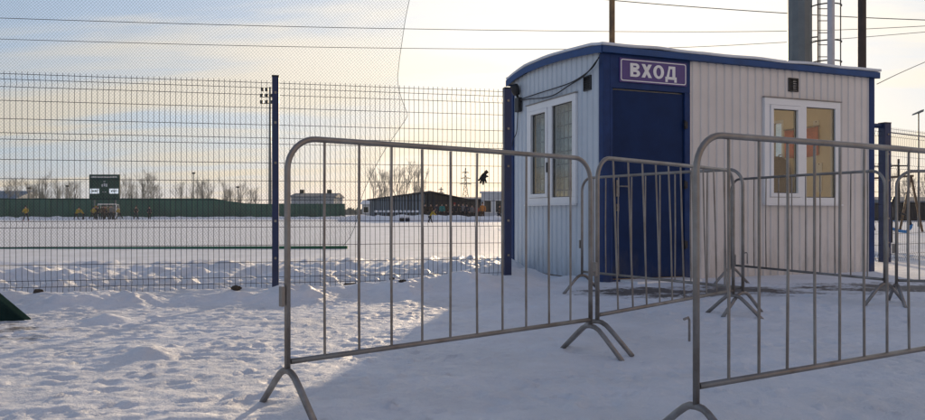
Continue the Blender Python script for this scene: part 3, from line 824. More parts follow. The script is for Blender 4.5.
# ---------------------------------------------------------------- poles behind the booth
def pole(name,label,cat,x,y,r0,r1,h,m,n=14):
    t=thing(name,label,cat,(x,y,0))
    mb=MB(); mb.tube([(0,0,-0.1),(0,0,h*0.5),(0,0,h)],[r0,(r0+r1)/2,r1],n); mb.build('shaft',m,t)
    mb=MB(); mb.tube([(0,0,0.0),(0,0,0.10)],r0*1.9,n); mb.build('footing',M['mast'],t)
    return t
Yp=11.6; pole('pipe_pole','slim rusty brown pipe rising behind booth roof above the sign','pole',at(612,Yp),Yp,0.046,0.042,7.5,M['brown_pole'])
Yp=12.6; pole('pipe_pole','dark pipe pole rising behind the far right end of booth roof','pole',at(862,Yp),Yp,0.068,0.062,8.5,M['dark_pole'])
Ym=19.0; xm=at(799.5,Ym)
mast=thing('floodlight_mast','thick grey steel mast with caged ladder behind the booth','mast',(xm,Ym,0))
mb=MB(); mb.tube([(0,0,-.1),(0,0,6),(0,0,14)],[0.34,0.28,0.22],12,smooth=False); mb.build('shaft',M['mast'],mast)
mb=MB(); mb.tube([(0,0,0.02),(0,0,0.06)],0.5,12); mb.build('base_plate',M['mast'],mast)
lad=MB()
for x in (0.42,0.80): lad.tube([(x,-0.1,0.3),(x,-0.1,13)],0.022,6)
for k in range(42): lad.wire((0.42,-0.1,0.5+k*0.3),(0.80,-0.1,0.5+k*0.3),0.012,n=6)
for z in (2,5.2,7.0,10,12.5): lad.tube([(0.25,0,z),(0.42,-0.1,z)],0.02,6)
lo=lad.build('ladder',M['steel_dark'],mast)
cg=MB()
zs=[2.6,3.6,4.55,5.05,5.95,6.9,7.8,8.8,9.8]
for z in zs:
    cg.tube([(0.61+0.36*math.cos(a),-0.1-0.62*math.sin(a)*0.55-0.0,z) for a in [math.pi*k/12 for k in range(13)]],0.018,5)
for a in (math.pi*0.02,math.pi*0.25,math.pi*0.5,math.pi*0.75,math.pi*0.98):
    cg.tube([(0.61+0.36*math.cos(a),-0.1-0.62*math.sin(a)*0.55,2.6),(0.61+0.36*math.cos(a),-0.1-0.62*math.sin(a)*0.55,9.8)],0.012,5)
cg.build('cage',M['black'],lo)
Yq=18.0; pole('pale_pipe','pale grey pipe standing beside caged ladder behind the booth','pole',at(831,Yq),Yq,0.085,0.08,11,M['pipe'])

# ---------------------------------------------------------------- overhead wires
def ohw(label,pts,Y,r,Y2=None):
    # pts: (px,py); quadratic-ish polyline smoothed
    P=[]
    for i,(px,py) in enumerate(pts):
        yy=Y if Y2 is None else Y+(Y2-Y)*i/(len(pts)-1)
        P.append(Vector((at(px,yy),yy,zt(py,yy))))
    out=[]
    for i in range(len(P)-1):
        a=P[max(i-1,0)];b=P[i];c=P[i+1];d=P[min(i+2,len(P)-1)]
        for k in range(8):
            t=k/8; out.append(0.5*((2*b)+(c-a)*t+(2*a-5*b+4*c-d)*t*t+(3*b-a-3*c+d)*t**3))
    out.append(P[-1])
    mb=MB(); mb.tube(out,r,5); tag(mb.build('overhead_wire',M['wire']),label,'wire','overhead wires across the sky')
ohw('upper overhead wire crossing the sky behind the tall net',[(-250,8),(0,18),(310,27),(610,31.5),(790,31),(925,26),(1150,12)],45,0.019)
ohw('lower overhead wire crossing the sky behind the tall net',[(-250,30),(0,39),(310,47),(610,49),(790,42),(925,32),(1150,12)],45,0.017)
ohw('overhead wire crossing above booth roof and the grey mast',[(480,-14),(620,1),(790,13.5),(925,20),(1150,26)],40,0.024)
ohw('slack service wire rising right from the far corner of booth roof',[(877,84),(925,62),(1060,5)],10.6,0.006,17)

# ---------------------------------------------------------------- tall ball-stop net on the pitch side
YN=17.0
net=thing('ball_net','tall thin green ball-stop net with ragged right edge beyond the wire fence','net',(0,YN,0))
edge=[(428,-120),(420,-60),(410,0),(405.5,20),(402,40),(399,58),(397,76),(398,88),(401,98),(404.5,107),(408,114),(405,120),(398,130),(388,145),(378,162),(369,180),(362,198),(358,214),(355,226),(350,238),(343,247)]
def edge_x(z):
    py=HY-(z-EYE)*F/YN
    for (a,b),(c,d) in zip(edge,edge[1:]):
        if b<=py<=d: return at(a+(c-a)*(py-b)/(d-b),YN)
    return at(edge[0][0] if py<edge[0][1] else edge[-1][0],YN)
XL=at(-60,YN); ZB=zt(247.5,YN)+0.02; ZT=zt(-90,YN); cell=0.075
nu=int((at(405,YN)-XL)/cell); nv=int((ZT-ZB)/cell)
def npnt(i,j):
    z=ZB+(ZT-ZB)*j/nv; xr=edge_x(z); f=i/nu
    x=XL+(xr-XL)*f
    y=0.25*noise.noise(Vector((x*0.35,z*0.35,2)))+0.12*noise.noise(Vector((x*1.3,z*1.1,5)))
    zz=z+0.05*noise.noise(Vector((x*0.9,z*0.9,8)))*(0 if j in (0,nv) else 1)
    return Vector((x,y,zz))
mb=MB(); G=[[npnt(i,j) for j in range(nv+1)] for i in range(nu+1)]
def ribbon(P,r,mb):
    vs=[];
    for i,p in enumerate(P):
        d=(P[min(i+1,len(P)-1)]-P[max(i-1,0)]).normalized()
        s=d.cross(Vector((0,1,0)))
        if s.length<1e-6: s=Vector((1,0,0))
        s.normalize(); vs+=[p+s*r,p-s*r*0.5+Vector((0,r*0.9,0)),p-s*r*0.5-Vector((0,r*0.9,0))]
    fs=[]
    for i in range(len(P)-1):
        for k in range(3):
            k2=(k+1)%3; fs.append((i*3+k,i*3+k2,i*3+3+k2,i*3+3+k))
    mb.add(vs,fs)
# diamond mesh: diagonals zig across the grid
for i in range(-nv,nu+1):
    P=[G[i+j][j] for j in range(nv+1) if 0<=i+j<=nu]
    if len(P)>1: ribbon(P,0.0021,mb)
for i in range(0,nu+nv+1):
    P=[G[i-j][j] for j in range(nv+1) if 0<=i-j<=nu]
    if len(P)>1: ribbon(P,0.0021,mb)
mb.build('mesh',M['green_net'],net)
mb=MB(); mb.tube([G[nu][j] for j in range(nv+1)],0.006,5); mb.build('edge_cord',M['green_net'],net)
mb=MB(); mb.tube([(XL-4,0,ZT),(at(500,YN),0,ZT)],0.012,6); mb.build('top_cable',M['wire'],net)
bar=MB(); bar.tube([(at(-60,YN),YN-0.06,zt(249.5,YN)),(at(348,YN),YN-0.06,zt(247.5,YN))],0.042,10)
tag(bar.build('green_pole',M['green_bar']),'long green pole lying on the snowy pitch along foot of the net','pole')

# ---------------------------------------------------------------- wedge at left edge, dirt clods
Yw=5.55
wd=thing('ramp_block','dark green sloping block jutting in at left edge on snow','ramp block',(at(24,Yw),Yw,ground_h(at(24,Yw),Yw)-0.01))
mb=MB(); mb.prism([(0,-0.05),(0.0,0.012),(-0.42,0.36),(-1.0,0.36),(-1.0,-0.05)],0.0,0.10); mb.build('body',M['dark_green'],wd,bevel=0.01)
def clod(px,py,r,label):
    Y=EYE*F/(py-HY); x=at(px,Y); 
    bm=bmesh.new(); bmesh.ops.create_icosphere(bm,subdivisions=3,radius=r)
    for v_ in bm.verts:
        k=1+0.5*noise.noise(v_.co*(1.6/r)+Vector((px,0,0)))+0.2*noise.noise(v_.co*(4/r)); v_.co=Vector((v_.co.x*1.3*k,v_.co.y*k,v_.co.z*0.75*k))
    me=bpy.data.meshes.new('dirt_clod'); bm.to_mesh(me); bm.free(); me.materials.append(M['clod'])
    o=bpy.data.objects.new('dirt_clod',me); COL.objects.link(o); o.location=(x,Y,ground_h(x,Y)+r*0.45); tag(o,label,'clod','dirt clods in the snow bank')
clod(38,301,0.035,'small dark dirt clod on snow bank near left edge')
clod(236,297,0.035,'small dark dirt clod on snow bank left of blue fence post')
clod(350,291,0.05,'large dark dirt clod at fence foot right of blue post')
clod(403,294,0.028,'small dark dirt clod on snow bank behind the front barrier')
clod(392,292.5,0.022,'tiny dark dirt clod beside a slightly larger one behind barrier')
clod(440,288,0.024,'small dark dirt clod nearest the booth on the snow bank')

# ---------------------------------------------------------------- far side of the pitch
def bare_tree_mesh(seed,h):
    r=random.Random(seed); tr=MB(); br=MB(); RM=0.0065
    def grow(p,d,l,rad,depth,mb):
        n=3; pts=[p]; dd=d.copy()
        for k in range(n):
            dd=(dd+Vector((r.uniform(-.16,.16),r.uniform(-.16,.16),r.uniform(-.05,.14)))).normalized()
            pts.append(pts[-1]+dd*l/n)
        rs=[max(rad*(1-0.55*k/n),RM) for k in range(n+1)]
        mb.tube(pts,rs,5 if depth<2 else 3,cap=False)
        if depth>=4: return
        nbr=9 if depth==0 else (5 if depth==1 else 4)
        for k in range(nbr):
            t=r.uniform(0.35,1.0) if depth else r.uniform(0.3,1.0)
            i=min(int(t*n),n-1); q=pts[i].lerp(pts[i+1],t*n-i)
            a=r.uniform(0,6.28); tilt=r.uniform(0.25,0.7)
            nd=(dd+Vector((math.cos(a)*tilt,math.sin(a)*tilt,0.15))).normalized()
            grow(q,nd,l*r.uniform(0.38,0.6),rad*0.42,depth+1,br)
    grow(Vector((0,0,-0.2)),Vector((0,0,1)),h*0.75,h*0.017,0,tr)
    return tr,br
protos=[]
def tree(seed,h,label,x,y,group,rzz=0,sc=1):
    if len(protos)<4:
        t=thing('bare_tree',label,'tree',(x,y,0),rzz,group); a,b=bare_tree_mesh(seed,7.0)
        a.build('trunk',M['bark'],t); b.build('crown',M['twig'],t); protos.append(t)
    else:
        t=copy_tree(protos[seed%4]); t.location=(x,y,0); t.rotation_euler=(0,0,rzz); tag(t,label,'tree',group)
    t.scale=(h/7,h/7,h/7)
rr=random.Random(11)
TL=[([20,28,34,38,42,46,50,54,58,63,69,75],'bare tree behind green windbreak left of the scoreboard','bare trees left of scoreboard',(181,190),112),
    ([124,129,134,139,144,150,157],'bare tree behind green windbreak just right of the scoreboard','bare trees right of scoreboard',(179,189),112),
    ([184,190,197,201,206,212],'bare tree behind the windbreak beside the thin mast','bare trees by thin mast',(182,191),116),
    ([222,229,234,239,244,250,256],'bare tree behind the windbreak left of the fence post','bare trees left of fence post',(182,192),118),
    ([376,384,391,398,404,410,417],'bare tree rising behind the long dark shed','bare trees behind shed',(171,180),150),
    ([3,8],'bare tree beside blue roof at left edge','bare trees at left edge',(182,188),118),
    ([893,902,916,924],'bare tree beyond wire fence at right edge','bare trees at right edge',(172,186),120)]
k=0
for pxs,label,grp,(ya,yb),Y in TL:
    for px in pxs:
        yy=Y+rr.uniform(-3,8); h=zt(rr.uniform(ya,yb),yy)*1.0
        tree(k,h,label,at(px+rr.uniform(-1.5,1.5),yy),yy,grp,rr.uniform(0,6.28)); k+=1

# green windbreak
YS=106
ws=thing('windbreak_fence','long dark green windbreak fence along far side of the pitch','fence',(0,YS,0))
mb=MB(); n=120; x0,x1=at(-40,YS),at(345,YS)
vs=[]
for i in range(n+1):
    x=x0+(x1-x0)*i/n; y=0.12*noise.noise(Vector((x*0.6,0,3))); tt=2.85-0.75*sstep(at(205,YS),at(255,YS),x)+0.08*noise.noise(Vector((x*0.5,4,0)))
    vs+=[(x,y,0.0),(x,y+0.05*noise.noise(Vector((x,7,0))),tt/2),(x,y,tt)]
mb.add(vs,[(3*i+q,3*i+3+q,3*i+4+q,3*i+1+q) for i in range(n) for q in (0,1)],0,True)
o=mb.build('cloth',M['green_screen'],ws); o.modifiers.new('th','SOLIDIFY').thickness=0.03
for i in range(0,19):
    x=x0+1+i*(x1-x0-2)/18; mb=MB(); mb.tube([(x,-0.12,-0.1),(x,-0.12,2.95 if x<at(215,YS) else 2.2)],0.05,6); mb.build('post',M['green_bar'],ws)
# scoreboard
M['lit_panel']=mat('lit_score_panel',(0.75,0.78,0.8),0.4)
b_=M['lit_panel'].node_tree.nodes['Principled BSDF']; b_.inputs['Emission Color'].default_value=(0.8,0.9,1,1); b_.inputs['Emission Strength'].default_value=0.45
YB=101
xc=at(104.8,YB); bw_,bz0,bz1=2.02,zt(199,YB),zt(174.5,YB); bh=(bz1-bz0)
sb=thing('scoreboard','dark green scoreboard with two pale panels above the pitch','scoreboard',(xc,YB,0))
mb=MB(); mb.box(-bw_,bw_,-0.15,0.15,bz0,bz1); bd=mb.build('board',M['board_green'],sb,bevel=0.03)
for s in (-1,1):
    mb=MB(); mb.tube([(s*1.4,0.05,-0.1),(s*1.4,0.05,bz0-0.005)],0.09,8); mb.build('post',M['mast'],sb)
    mb=MB(); mb.box(min(s*0.68,s*1.88),max(s*0.68,s*1.88),-0.19,-0.152,bz0+0.22*bh,bz0+0.42*bh); pp=mb.build('score_panel',M['lit_panel'],bd)
    q=MB(); cx_=s*1.28; 
    for j in range(4): q.box(cx_-0.36+j*0.19,cx_-0.36+j*0.19+0.13,-0.205,-0.191,bz0+0.28*bh+0.04*(j%2),bz0+0.36*bh)
    q.build('marking',M['board_green'],pp)
q=MB(); rq=random.Random(5); x=-1.75
while x<1.65:
    w=rq.uniform(0.08,0.2); q.box(x,x+w,-0.165,-0.151,bz0+0.87*bh,bz0+0.91*bh+rq.uniform(0,0.05)); x+=w+0.05
q.build('heading_marks',M['white'],bd)
q=MB()
for (x,w,z,h) in ((-0.35,0.22,0.5,0.1),(-0.08,0.2,0.52,0.12),(0.18,0.24,0.5,0.12),(-0.16,0.3,0.7,0.03),(-0.25,0.18,0.27,0.03),(0.06,0.2,0.27,0.03)): q.box(x,x+w,-0.165,-0.151,bz0+z*bh,bz0+(z+h)*bh)
q.build('clock_marks',M['plaster2'],bd)
# goal
YG=94
gg=thing('goal','small white goal frame on the snow under the scoreboard','goal',(at(116.5,YG),YG,0))
mb=MB(); mb.tube([(0,0,0),(0,0,1.85),(-0.02,0,1.9),(-2.3,0,1.9),(-2.32,0,1.85),(-2.32,0,0)],0.06,8); mb.build('frame',M['white'],gg)
mb=MB()
for x in (0,-2.32): mb.tube([(x,0,1.88),(x,0.6,1.85),(x,1.2,0.02)],0.025,6)
mb.tube([(0,1.2,0.03),(-2.32,1.2,0.03)],0.025,6); mb.tube([(0,.6,1.85),(-2.32,.6,1.85)],0.025,6); mb.build('net_stay',M['white'],gg)
mb=MB()
for i in range(14): mb.wire((-2.32*i/13,0.6,1.85),(-2.32*i/13,1.2,0.03),0.008)
for i in range(9): mb.wire((0,0.6+0.6*i/8,1.85-1.82*i/8),(-2.32,0.6+0.6*i/8,1.85-1.82*i/8),0.008)
mb.build('netting',M['white'],gg)

# floodlight tower at left
YT=130
lt=thing('floodlight_tower','tall floodlight tower with two rows of lamps behind the blue fence post','floodlight',(at(270,YT),YT,0))
mb=MB(); mb.tube([(0,0,-0.2),(0,0,12),(0,0,zt(87,YT))],[0.3,0.24,0.16],10); mb.build('shaft',M['mast'],lt)
mb=MB()
zz=[zt(103.5,YT),zt(97,YT),zt(91,YT)]
for z in zz[:2]: mb.tube([(-1.6,-0.1,z),(1.7,-0.1,z)],0.07,6)
mb.tube([(0,-0.1,zz[0]),(0,-0.1,zz[2])],0.07,6)
mb.build('crossbar',M['mast'],lt)
for z in zz:
    for x in (-1.35,-0.5,0.5,1.4) if z<zz[2] else (-0.5,-1.2):
        mb=MB(); mb.box(x-0.26,x+0.26,-0.5,-0.18,z-0.1,z+0.5); mb.build('lamp',M['black'],lt,bevel=0.05)
# thin poles
def lamp_post(px,top,Y,label,arm=True,r=0.07):
    t=thing('lamp_post',label,'lamp post',(at(px,Y),Y,0)); h=zt(top,Y)
    mb=MB(); mb.tube([(0,0,-.1),(0,0,h)],[r,r*0.7],8); mb.build('shaft',M['mast'],t)
    if arm:
        mb=MB(); mb.tube([(0,0,h-0.03),(0.2,0,h+0.08)],r*0.5,6); mb.build('arm',M['mast'],t)
        mb=MB(); mb.prism([(0.22,h+0.06),(0.25,h+0.2),(-0.28,h-0.04),(-0.32,h-0.13)],-0.12,0.12); mb.build('lamp_head',M['mast'],t,bevel=0.02)
    else:
        mb=MB(); mb.box(-0.25,0.25,-0.1,0.1,h+0.002,h+0.25); mb.build('lamp_head',M['black'],t,bevel=0.03)
lamp_post(193.5,174,110,'thin bare mast rising behind the green windbreak fence',False,0.09)
lamp_post(67.5,187,108,'short lamp post behind windbreak left of the scoreboard',False,0.06)
lamp_post(29,189,109,'short lamp post behind windbreak near left edge',False,0.06)
lamp_post(238,188,112,'short lamp post behind windbreak left of fence post',False,0.06)
lamp_post(918.5,113,42,'street lamp with tilted head beyond the right wire fence',True,0.055)
def utility(px,top,Y,label):
    t=thing('utility_pole',label,'utility pole',(at(px,Y),Y,0)); h=zt(top,Y)
    mb=MB(); mb.tube([(0,0,-.1),(0,0,h)],[0.14,0.10],8); mb.build('shaft',M['wood'],t)
    mb=MB(); mb.box(-0.9,0.9,-0.16,-0.105,h-0.75,h-0.62); mb.build('crossarm',M['wood'],t)
    for x in (-0.8,0,0.8):
        mb=MB(); mb.tube([(x,-0.13,h-0.615),(x,-0.13,h-0.45)],0.04,6); mb.build('insulator',M['white'],t)
utility(881.5,159,70,'wooden utility pole with crossarm seen left of the gate post')
utility(898.5,159,75,'wooden utility pole with crossarm seen right of the gate post')

# buildings
def house(name,label,cat,px0,px1,Y,eave,ridge_y,wallm,roofm,depth=8,nwin=4,rows=1,chim=(),rz_=0):
    x0,x1=at(px0,Y),at(px1,Y); w=x1-x0; he=zt(eave,Y); hr=zt(ridge_y,Y)
    t=thing(name,label,cat,((x0+x1)/2,Y,0),rz_)
    mb=MB(); mb.box(-w/2,w/2,0,depth,-0.1,he); wl=mb.build('wall',wallm,t)
    mb=MB()
    if hr>he+0.05:
        mb.prism([(-0.4,he-0.05),(depth+0.4,he-0.05),(depth+0.4,he+0.1),(depth/2,hr),(-0.4,he+0.1)],-w/2-0.3,w/2+0.3,axis='x')
    else: mb.box(-w/2-0.15,w/2+0.15,-0.15,depth+0.15,he+0.002,he+0.15)
    rf=mb.build('roof',roofm,t)
    for c in chim:
        q=MB(); q.box(c*w-0.35,c*w+0.35,depth/2-0.3,depth/2+0.3,hr-0.4,hr+0.6); q.build('chimney',M['wood'],rf)
    for rw in range(rows):
        for i in range(nwin):
            x=-w/2+(i+0.5)*w/nwin; z0=0.9+rw*(he-0.6)/rows; h=min(1.3,(he-0.6)/rows*0.55); ww=min(0.6,w/nwin*0.3)
            q=MB()
            for (a,b,c,d) in ((x-ww-.08,x-ww,z0-.08,z0+h+.08),(x+ww,x+ww+.08,z0-.08,z0+h+.08),(x-ww,x+ww,z0-.08,z0),(x-ww,x+ww,z0+h,z0+h+.08)): q.box(a,b,-0.06,-0.002,c,d)
            wn=q.build('window',M['white'],t)
            q=MB(); q.box(x-ww,x+ww,-0.03,-0.003,z0,z0+h); q.build('pane',M['dark_glass'],wn)
    return t
house('grey_house','pale grey house with dark windows and grey roof behind left barrier end','house',291,334,124,197,192.5,M['plaster'],M['roof_grey'],9,6,1,(-0.38,0.28))
house('blue_roof_house','house with blue roof behind windbreak at left edge','house',-22,16,120,199,190,M['plaster2'],M['roof_blue'],9,4,1)
house('white_cabin','pale blue grey box cabin beside the blue corner post of fence','cabin',482,516,86,192.5,192.5,M['plaster2'],M['snow2'],4,3,1)
house('snowy_house','small house with snowy roof left of long dark shed','house',362,378,140,204,199.5,M['plaster'],M['snow2'],8,2,1)
house('low_shed','low dark shed between long shed and pale cabin','shed',452,484,104,199,196.5,M['wood'],M['roof_grey'],6,0,1)
house('long_barn','low dark barn beyond wire fence at right edge','barn',886,965,78,202,196,M['wood'],M['roof_grey'],9,0,1)
# long dark open-fronted shed, seen at a slant
A0=Vector((at(434,80),80,0)); B0=Vector((at(370,128),128,0)); dd=(B0-A0); LSH=dd.length; dd.normalize()
sh=thing('long_shed','long dark timber shed with snow edged roof and upright posts across the pitch','shed',A0,math.atan2(dd.y,dd.x))
# local x runs away from us along the shed; its face towards the pitch is local +y
hA=zt(192,80)
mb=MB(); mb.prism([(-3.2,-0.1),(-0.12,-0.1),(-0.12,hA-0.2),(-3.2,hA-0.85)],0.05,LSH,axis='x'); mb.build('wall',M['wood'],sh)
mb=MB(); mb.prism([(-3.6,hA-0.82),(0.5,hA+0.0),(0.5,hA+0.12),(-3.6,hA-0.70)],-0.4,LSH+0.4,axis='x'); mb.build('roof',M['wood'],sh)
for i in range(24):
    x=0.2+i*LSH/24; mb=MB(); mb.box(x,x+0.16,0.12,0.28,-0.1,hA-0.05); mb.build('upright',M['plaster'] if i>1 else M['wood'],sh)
for i in range(13):
    px=376+i*4.1; Y=73+i*0.0
    if i>10: break
    bm=bmesh.new(); bmesh.ops.create_icosphere(bm,subdivisions=2,radius=0.16)
    for v_ in bm.verts: v_.co=v_.co*(1+0.25*noise.noise(v_.co*7+Vector((i,0,0))))
    me=bpy.data.meshes.new('snow_lump'); bm.to_mesh(me); bm.free(); me.materials.append(M['snow2'])
    t=thing('snow_capped_bollard','snow capped stake in the row along the long dark shed','stake',(at(px,Y),Y,0),0,'snow capped stakes by the shed')
    q=MB(); q.tube([(0,0,-.1),(0,0,0.88)],0.06,6); q.build('stake',M['wood'],t)
    o=bpy.data.objects.new('snow_cap',me); COL.objects.link(o); o.parent=t; o.location=(0,0,0.95); o.scale=(1,1,0.75)
# pylons
def pylon(px,top,Y,wpx,label):
    t=thing('power_pylon',label,'pylon',(at(px,Y),Y,0)); h=zt(top,Y); w=wpx*Y/F/2
    leg=MB(); br=MB(); r=0.11*Y/300
    def hw(z): 
        f=z/h; return w*(1-f*1.25) if f<0.62 else w*0.225*(1-(f-0.62)/0.38*0.8)
    lv=[h*q for q in (0,0.12,0.24,0.35,0.45,0.54,0.62,0.70,0.78,0.86,0.93,1)]
    for sx in (-1,1):
        for sy in (-1,1):
            leg.tube([(sx*hw(z),sy*hw(z),z) for z in lv],r,4)
    for a,b in zip(lv,lv[1:]):
        for s in (-1,1):
            br.wire((-hw(a),s*hw(a),a),(hw(b),s*hw(b),b),r*0.6); br.wire((hw(a),s*hw(a),a),(-hw(b),s*hw(b),b),r*0.6)
            br.wire((s*hw(a),-hw(a),a),(s*hw(b),hw(b),b),r*0.6)
    leg.build('legs',M['mast'],t); br.build('bracing',M['mast'],t)
    for z,l in ((0.66,1.0),(0.78,0.8),(0.90,0.6)):
        q=MB(); q.tube([(-w*1.1*l,0,h*z),(0,0,h*z+0.5),(w*1.1*l,0,h*z)],r,4); q.tube([(-w*1.1*l,0,h*z),(w*1.1*l,0,h*z)],r*0.8,4); q.build('crossarm',M['mast'],t)
pylon(465.5,168,300,11,'lattice power pylon rising behind the sheds, taller of the two')
pylon(441,187,420,8,'smaller distant power pylon left of the tall lattice one')

# distant woods low on the horizon: one mass
mb=MB(); rq=random.Random(21)
for i in range(1500):
    x=rq.uniform(-330,330); y=rq.uniform(300,380); h=rq.uniform(2.5,6.0)*(0.6+0.6*abs(noise.noise(Vector((x*0.02,0,1)))))
    if -15<x<70: h*=0.5
    w=rq.uniform(1.0,2.6)
    vs=[(x-w,y,0),(x+w,y+rq.uniform(-1,1),0),(x+w*0.7,y,h*0.6),(x+rq.uniform(-.5,.5)*w,y,h),(x-w*0.8,y,h*0.55),(x,y-w,0),(x,y+w,0),(x+rq.uniform(-.3,.3)*w,y-w*0.5,h*0.7),(x,y+w*0.6,h*0.75)]
    mb.add(vs,[(0,1,2,3,4),(5,6,8,7)])
M['woods']=mat('distant_woods',(0.10,0.11,0.11),0.95,var=0.3,scale=0.05)
tag(mb.build('distant_woods',M['woods']),'low line of distant woods along the horizon','woods',kind='stuff')

# winter air: one even box round everything
mb=MB(); mb.box(-1000,1000,-140,1300,-1.0,32)
hz_=mb.build('haze',bpy.data.materials.new('haze_air')); hm=hz_.data.materials[0]; hm.use_nodes=True
hm.node_tree.nodes.clear()
ho=hm.node_tree.nodes.new('ShaderNodeOutputMaterial'); hv=hm.node_tree.nodes.new('ShaderNodeVolumePrincipled')
hv.inputs['Density'].default_value=0.0002; hv.inputs['Color'].default_value=(0.86,0.93,0.97,1); hv.inputs['Anisotropy'].default_value=0.2
hm.node_tree.links.new(hv.outputs[0],ho.inputs['Volume']); tag(hz_,'thin winter haze over the pitch',kind='stuff')
S.cycles.volume_bounces=0; S.cycles.volume_max_steps=64
# ---------------------------------------------------------------- people
def person(px,Y,label,jacket,trousers,hat,pose='stand',face=0.0,h=1.7,group=None,z=None,boots='c_charcoal'):
    t=thing('person',label,'person',(at(px,Y),Y,0 if z is None else z),face,group)
    s=h/1.75
    lean=0.0; kneeL=kneeR=0.0
    ft=dict(stand=((0.10,0.0),(-0.10,0.02)),walk=((0.11,-0.28),(-0.11,0.26)),run=((0.12,-0.38),(-0.12,0.42)),wide=((0.26,-0.05),(-0.26,0.06)),bend=((0.2,-0.15),(-0.2,0.15)))[pose]
    lean=dict(stand=0.02,walk=0.06,run=0.16,wide=0.14,bend=0.42)[pose]
    hip=dict(stand=0.92,walk=0.89,run=0.86,wide=0.84,bend=0.78)[pose]
    # forward is local -y
    V={}
    V['pel']=(0,0,hip); V['sp']=(0,-lean*0.35,hip+0.22); V['ch']=(0,-lean*0.8,hip+0.44); V['nk']=(0,-lean*1.05,hip+0.58); V['h1']=(0,-lean*1.15-0.01,hip+0.66); V['h2']=(0,-lean*1.2-0.015,hip+0.76); V['h3']=(0,-lean*1.2,hip+0.82); V['nose']=(0,-lean*1.18-0.115,hip+0.725)
    arm=dict(stand=((0.03,-0.06),(0.0,-0.02)),walk=((-0.12,0.1),(0.14,-0.2)),run=((-0.22,-0.02),(0.2,-0.28)),wide=((-0.15,-0.3),(-0.14,-0.32)),bend=((-0.2,-0.4),(-0.2,-0.42)))[pose]
    for sx,k,(ey,hy) in ((1,'l',arm[0]),(-1,'r',arm[1])):
        cy=V['ch'][1]; cz=V['ch'][2]
        V['sh'+k]=(sx*0.19,cy,cz+0.06); V['el'+k]=(sx*0.25,cy+ey,cz-0.20); V['wr'+k]=(sx*0.24,cy+hy,cz-0.42); V['hd'+k]=(sx*0.235,cy+hy-0.02,cz-0.51)
        if pose in('run','wide','bend'): V['wr'+k]=(sx*0.2,cy+hy,cz-0.28); V['hd'+k]=(sx*0.18,cy+hy-0.05,cz-0.32)
    for k,(fx,fy) in (('l',ft[0]),('r',ft[1])):
        sx=1 if k=='l' else -1
        V['hp'+k]=(sx*0.09,0,hip-0.05)
        up=0.12 if (pose=='run' and k=='r') else 0.0
        V['kn'+k]=(sx*0.09*0.4+fx*0.6,fy*0.45-0.05,hip*0.52+up*0.3); V['an'+k]=(fx,fy,0.09+up); V['to'+k]=(fx*1.1,fy-0.17,0.045+up)
    V={a:tuple(c*s for c in b) for a,b in V.items()}
    def mk(name,names,edges,rad,m,sub=1,grow=0.0):
        ix={a:i for i,a in enumerate(names)}
        return skin_obj(name,[V[a] for a in names],[(ix[a],ix[b]) for a,b in edges],[tuple((c+grow)*s for c in (rad[a] if isinstance(rad[a],tuple) else (rad[a],rad[a]))) for a in names],m,t,0,sub)
    RAD=dict(pel=(.15,.11),sp=(.14,.10),ch=(.17,.11),nk=.055,h1=(.075,.085),h2=(.082,.10),h3=(.06,.07),nose=.016,shl=.065,shr=.065,ell=.045,elr=.045,wrl=.032,wrr=.032,hdl=(.04,.02),hdr=(.04,.02),hpl=.09,hpr=.09,knl=.062,knr=.062,anl=.042,anr=.042,tol=.04,tor=.04)
    allv=['pel','sp','ch','nk','h1','h2','h3','nose']+[a+k for k in 'lr' for a in ('sh','el','wr','hd','hp','kn','an','to')]
    E_=[('pel','sp'),('sp','ch'),('ch','nk'),('nk','h1'),('h1','h2'),('h2','h3'),('h2','nose')]
    for k in 'lr': E_+=[('ch','sh'+k),('sh'+k,'el'+k),('el'+k,'wr'+k),('wr'+k,'hd'+k),('pel','hp'+k),('hp'+k,'kn'+k),('kn'+k,'an'+k),('an'+k,'to'+k)]
    mk('body',allv,E_,RAD,M['skin'])
    jn=['sp','ch','pel','nk']+[a+k for k in 'lr' for a in ('sh','el','wr')]
    mk('jacket',jn,[('sp','ch'),('sp','pel'),('ch','nk')]+[e for k in 'lr' for e in (('ch','sh'+k),('sh'+k,'el'+k),('el'+k,'wr'+k))],dict(RAD,nk=.075,pel=(.17,.13),ell=.055,elr=.055,wrl=.046,wrr=.046),M[jacket],1,0.03)
    tn=['pel']+[a+k for k in 'lr' for a in ('hp','kn','an')]
    mk('trousers',tn,[e for k in 'lr' for e in (('pel','hp'+k),('hp'+k,'kn'+k),('kn'+k,'an'+k))],dict(RAD,anl=.055,anr=.055),M[trousers],1,0.02)
    for k in 'lr':
        mk('boot',['an'+k,'to'+k],[('an'+k,'to'+k)],RAD,M[boots],1,0.022)
    V['ht']=tuple(c*1.0 for c in (V['h3'][0],V['h3'][1],V['h3'][2]+0.025*s)); RAD['ht']=.05; RAD['h3']=(.08,.09); RAD['h2']=(.088,.10)
    V['hb']=(V['h2'][0],V['h2'][1]+0.015*s,V['h2'][2]+0.03*s); RAD['hb']=(.085,.095)
    mk('hat',['h3','hb','ht'],[('h3','hb'),('h3','ht')],RAD,M[hat],1,0.014)
    return t
GP='players on the far snowy pitch'
person(26,76,'player in yellow jacket standing alone at left on the pitch','c_yellow','c_navy','c_charcoal','wide',0.3,1.55,GP,boots='c_crimson')
person(76,90,'player in yellow top bending, leftmost of group beneath scoreboard','c_yellow','c_charcoal','c_charcoal','bend',1.2,1.6,GP)
person(83.5,91,'player in yellow top crouching second from left under scoreboard','c_yellow','c_navy','c_navy','bend',-0.8,1.55,GP)
person(92.5,90,'player in yellow top running, just left of goal','c_yellow','c_charcoal','c_charcoal','run',1.4,1.6,GP)
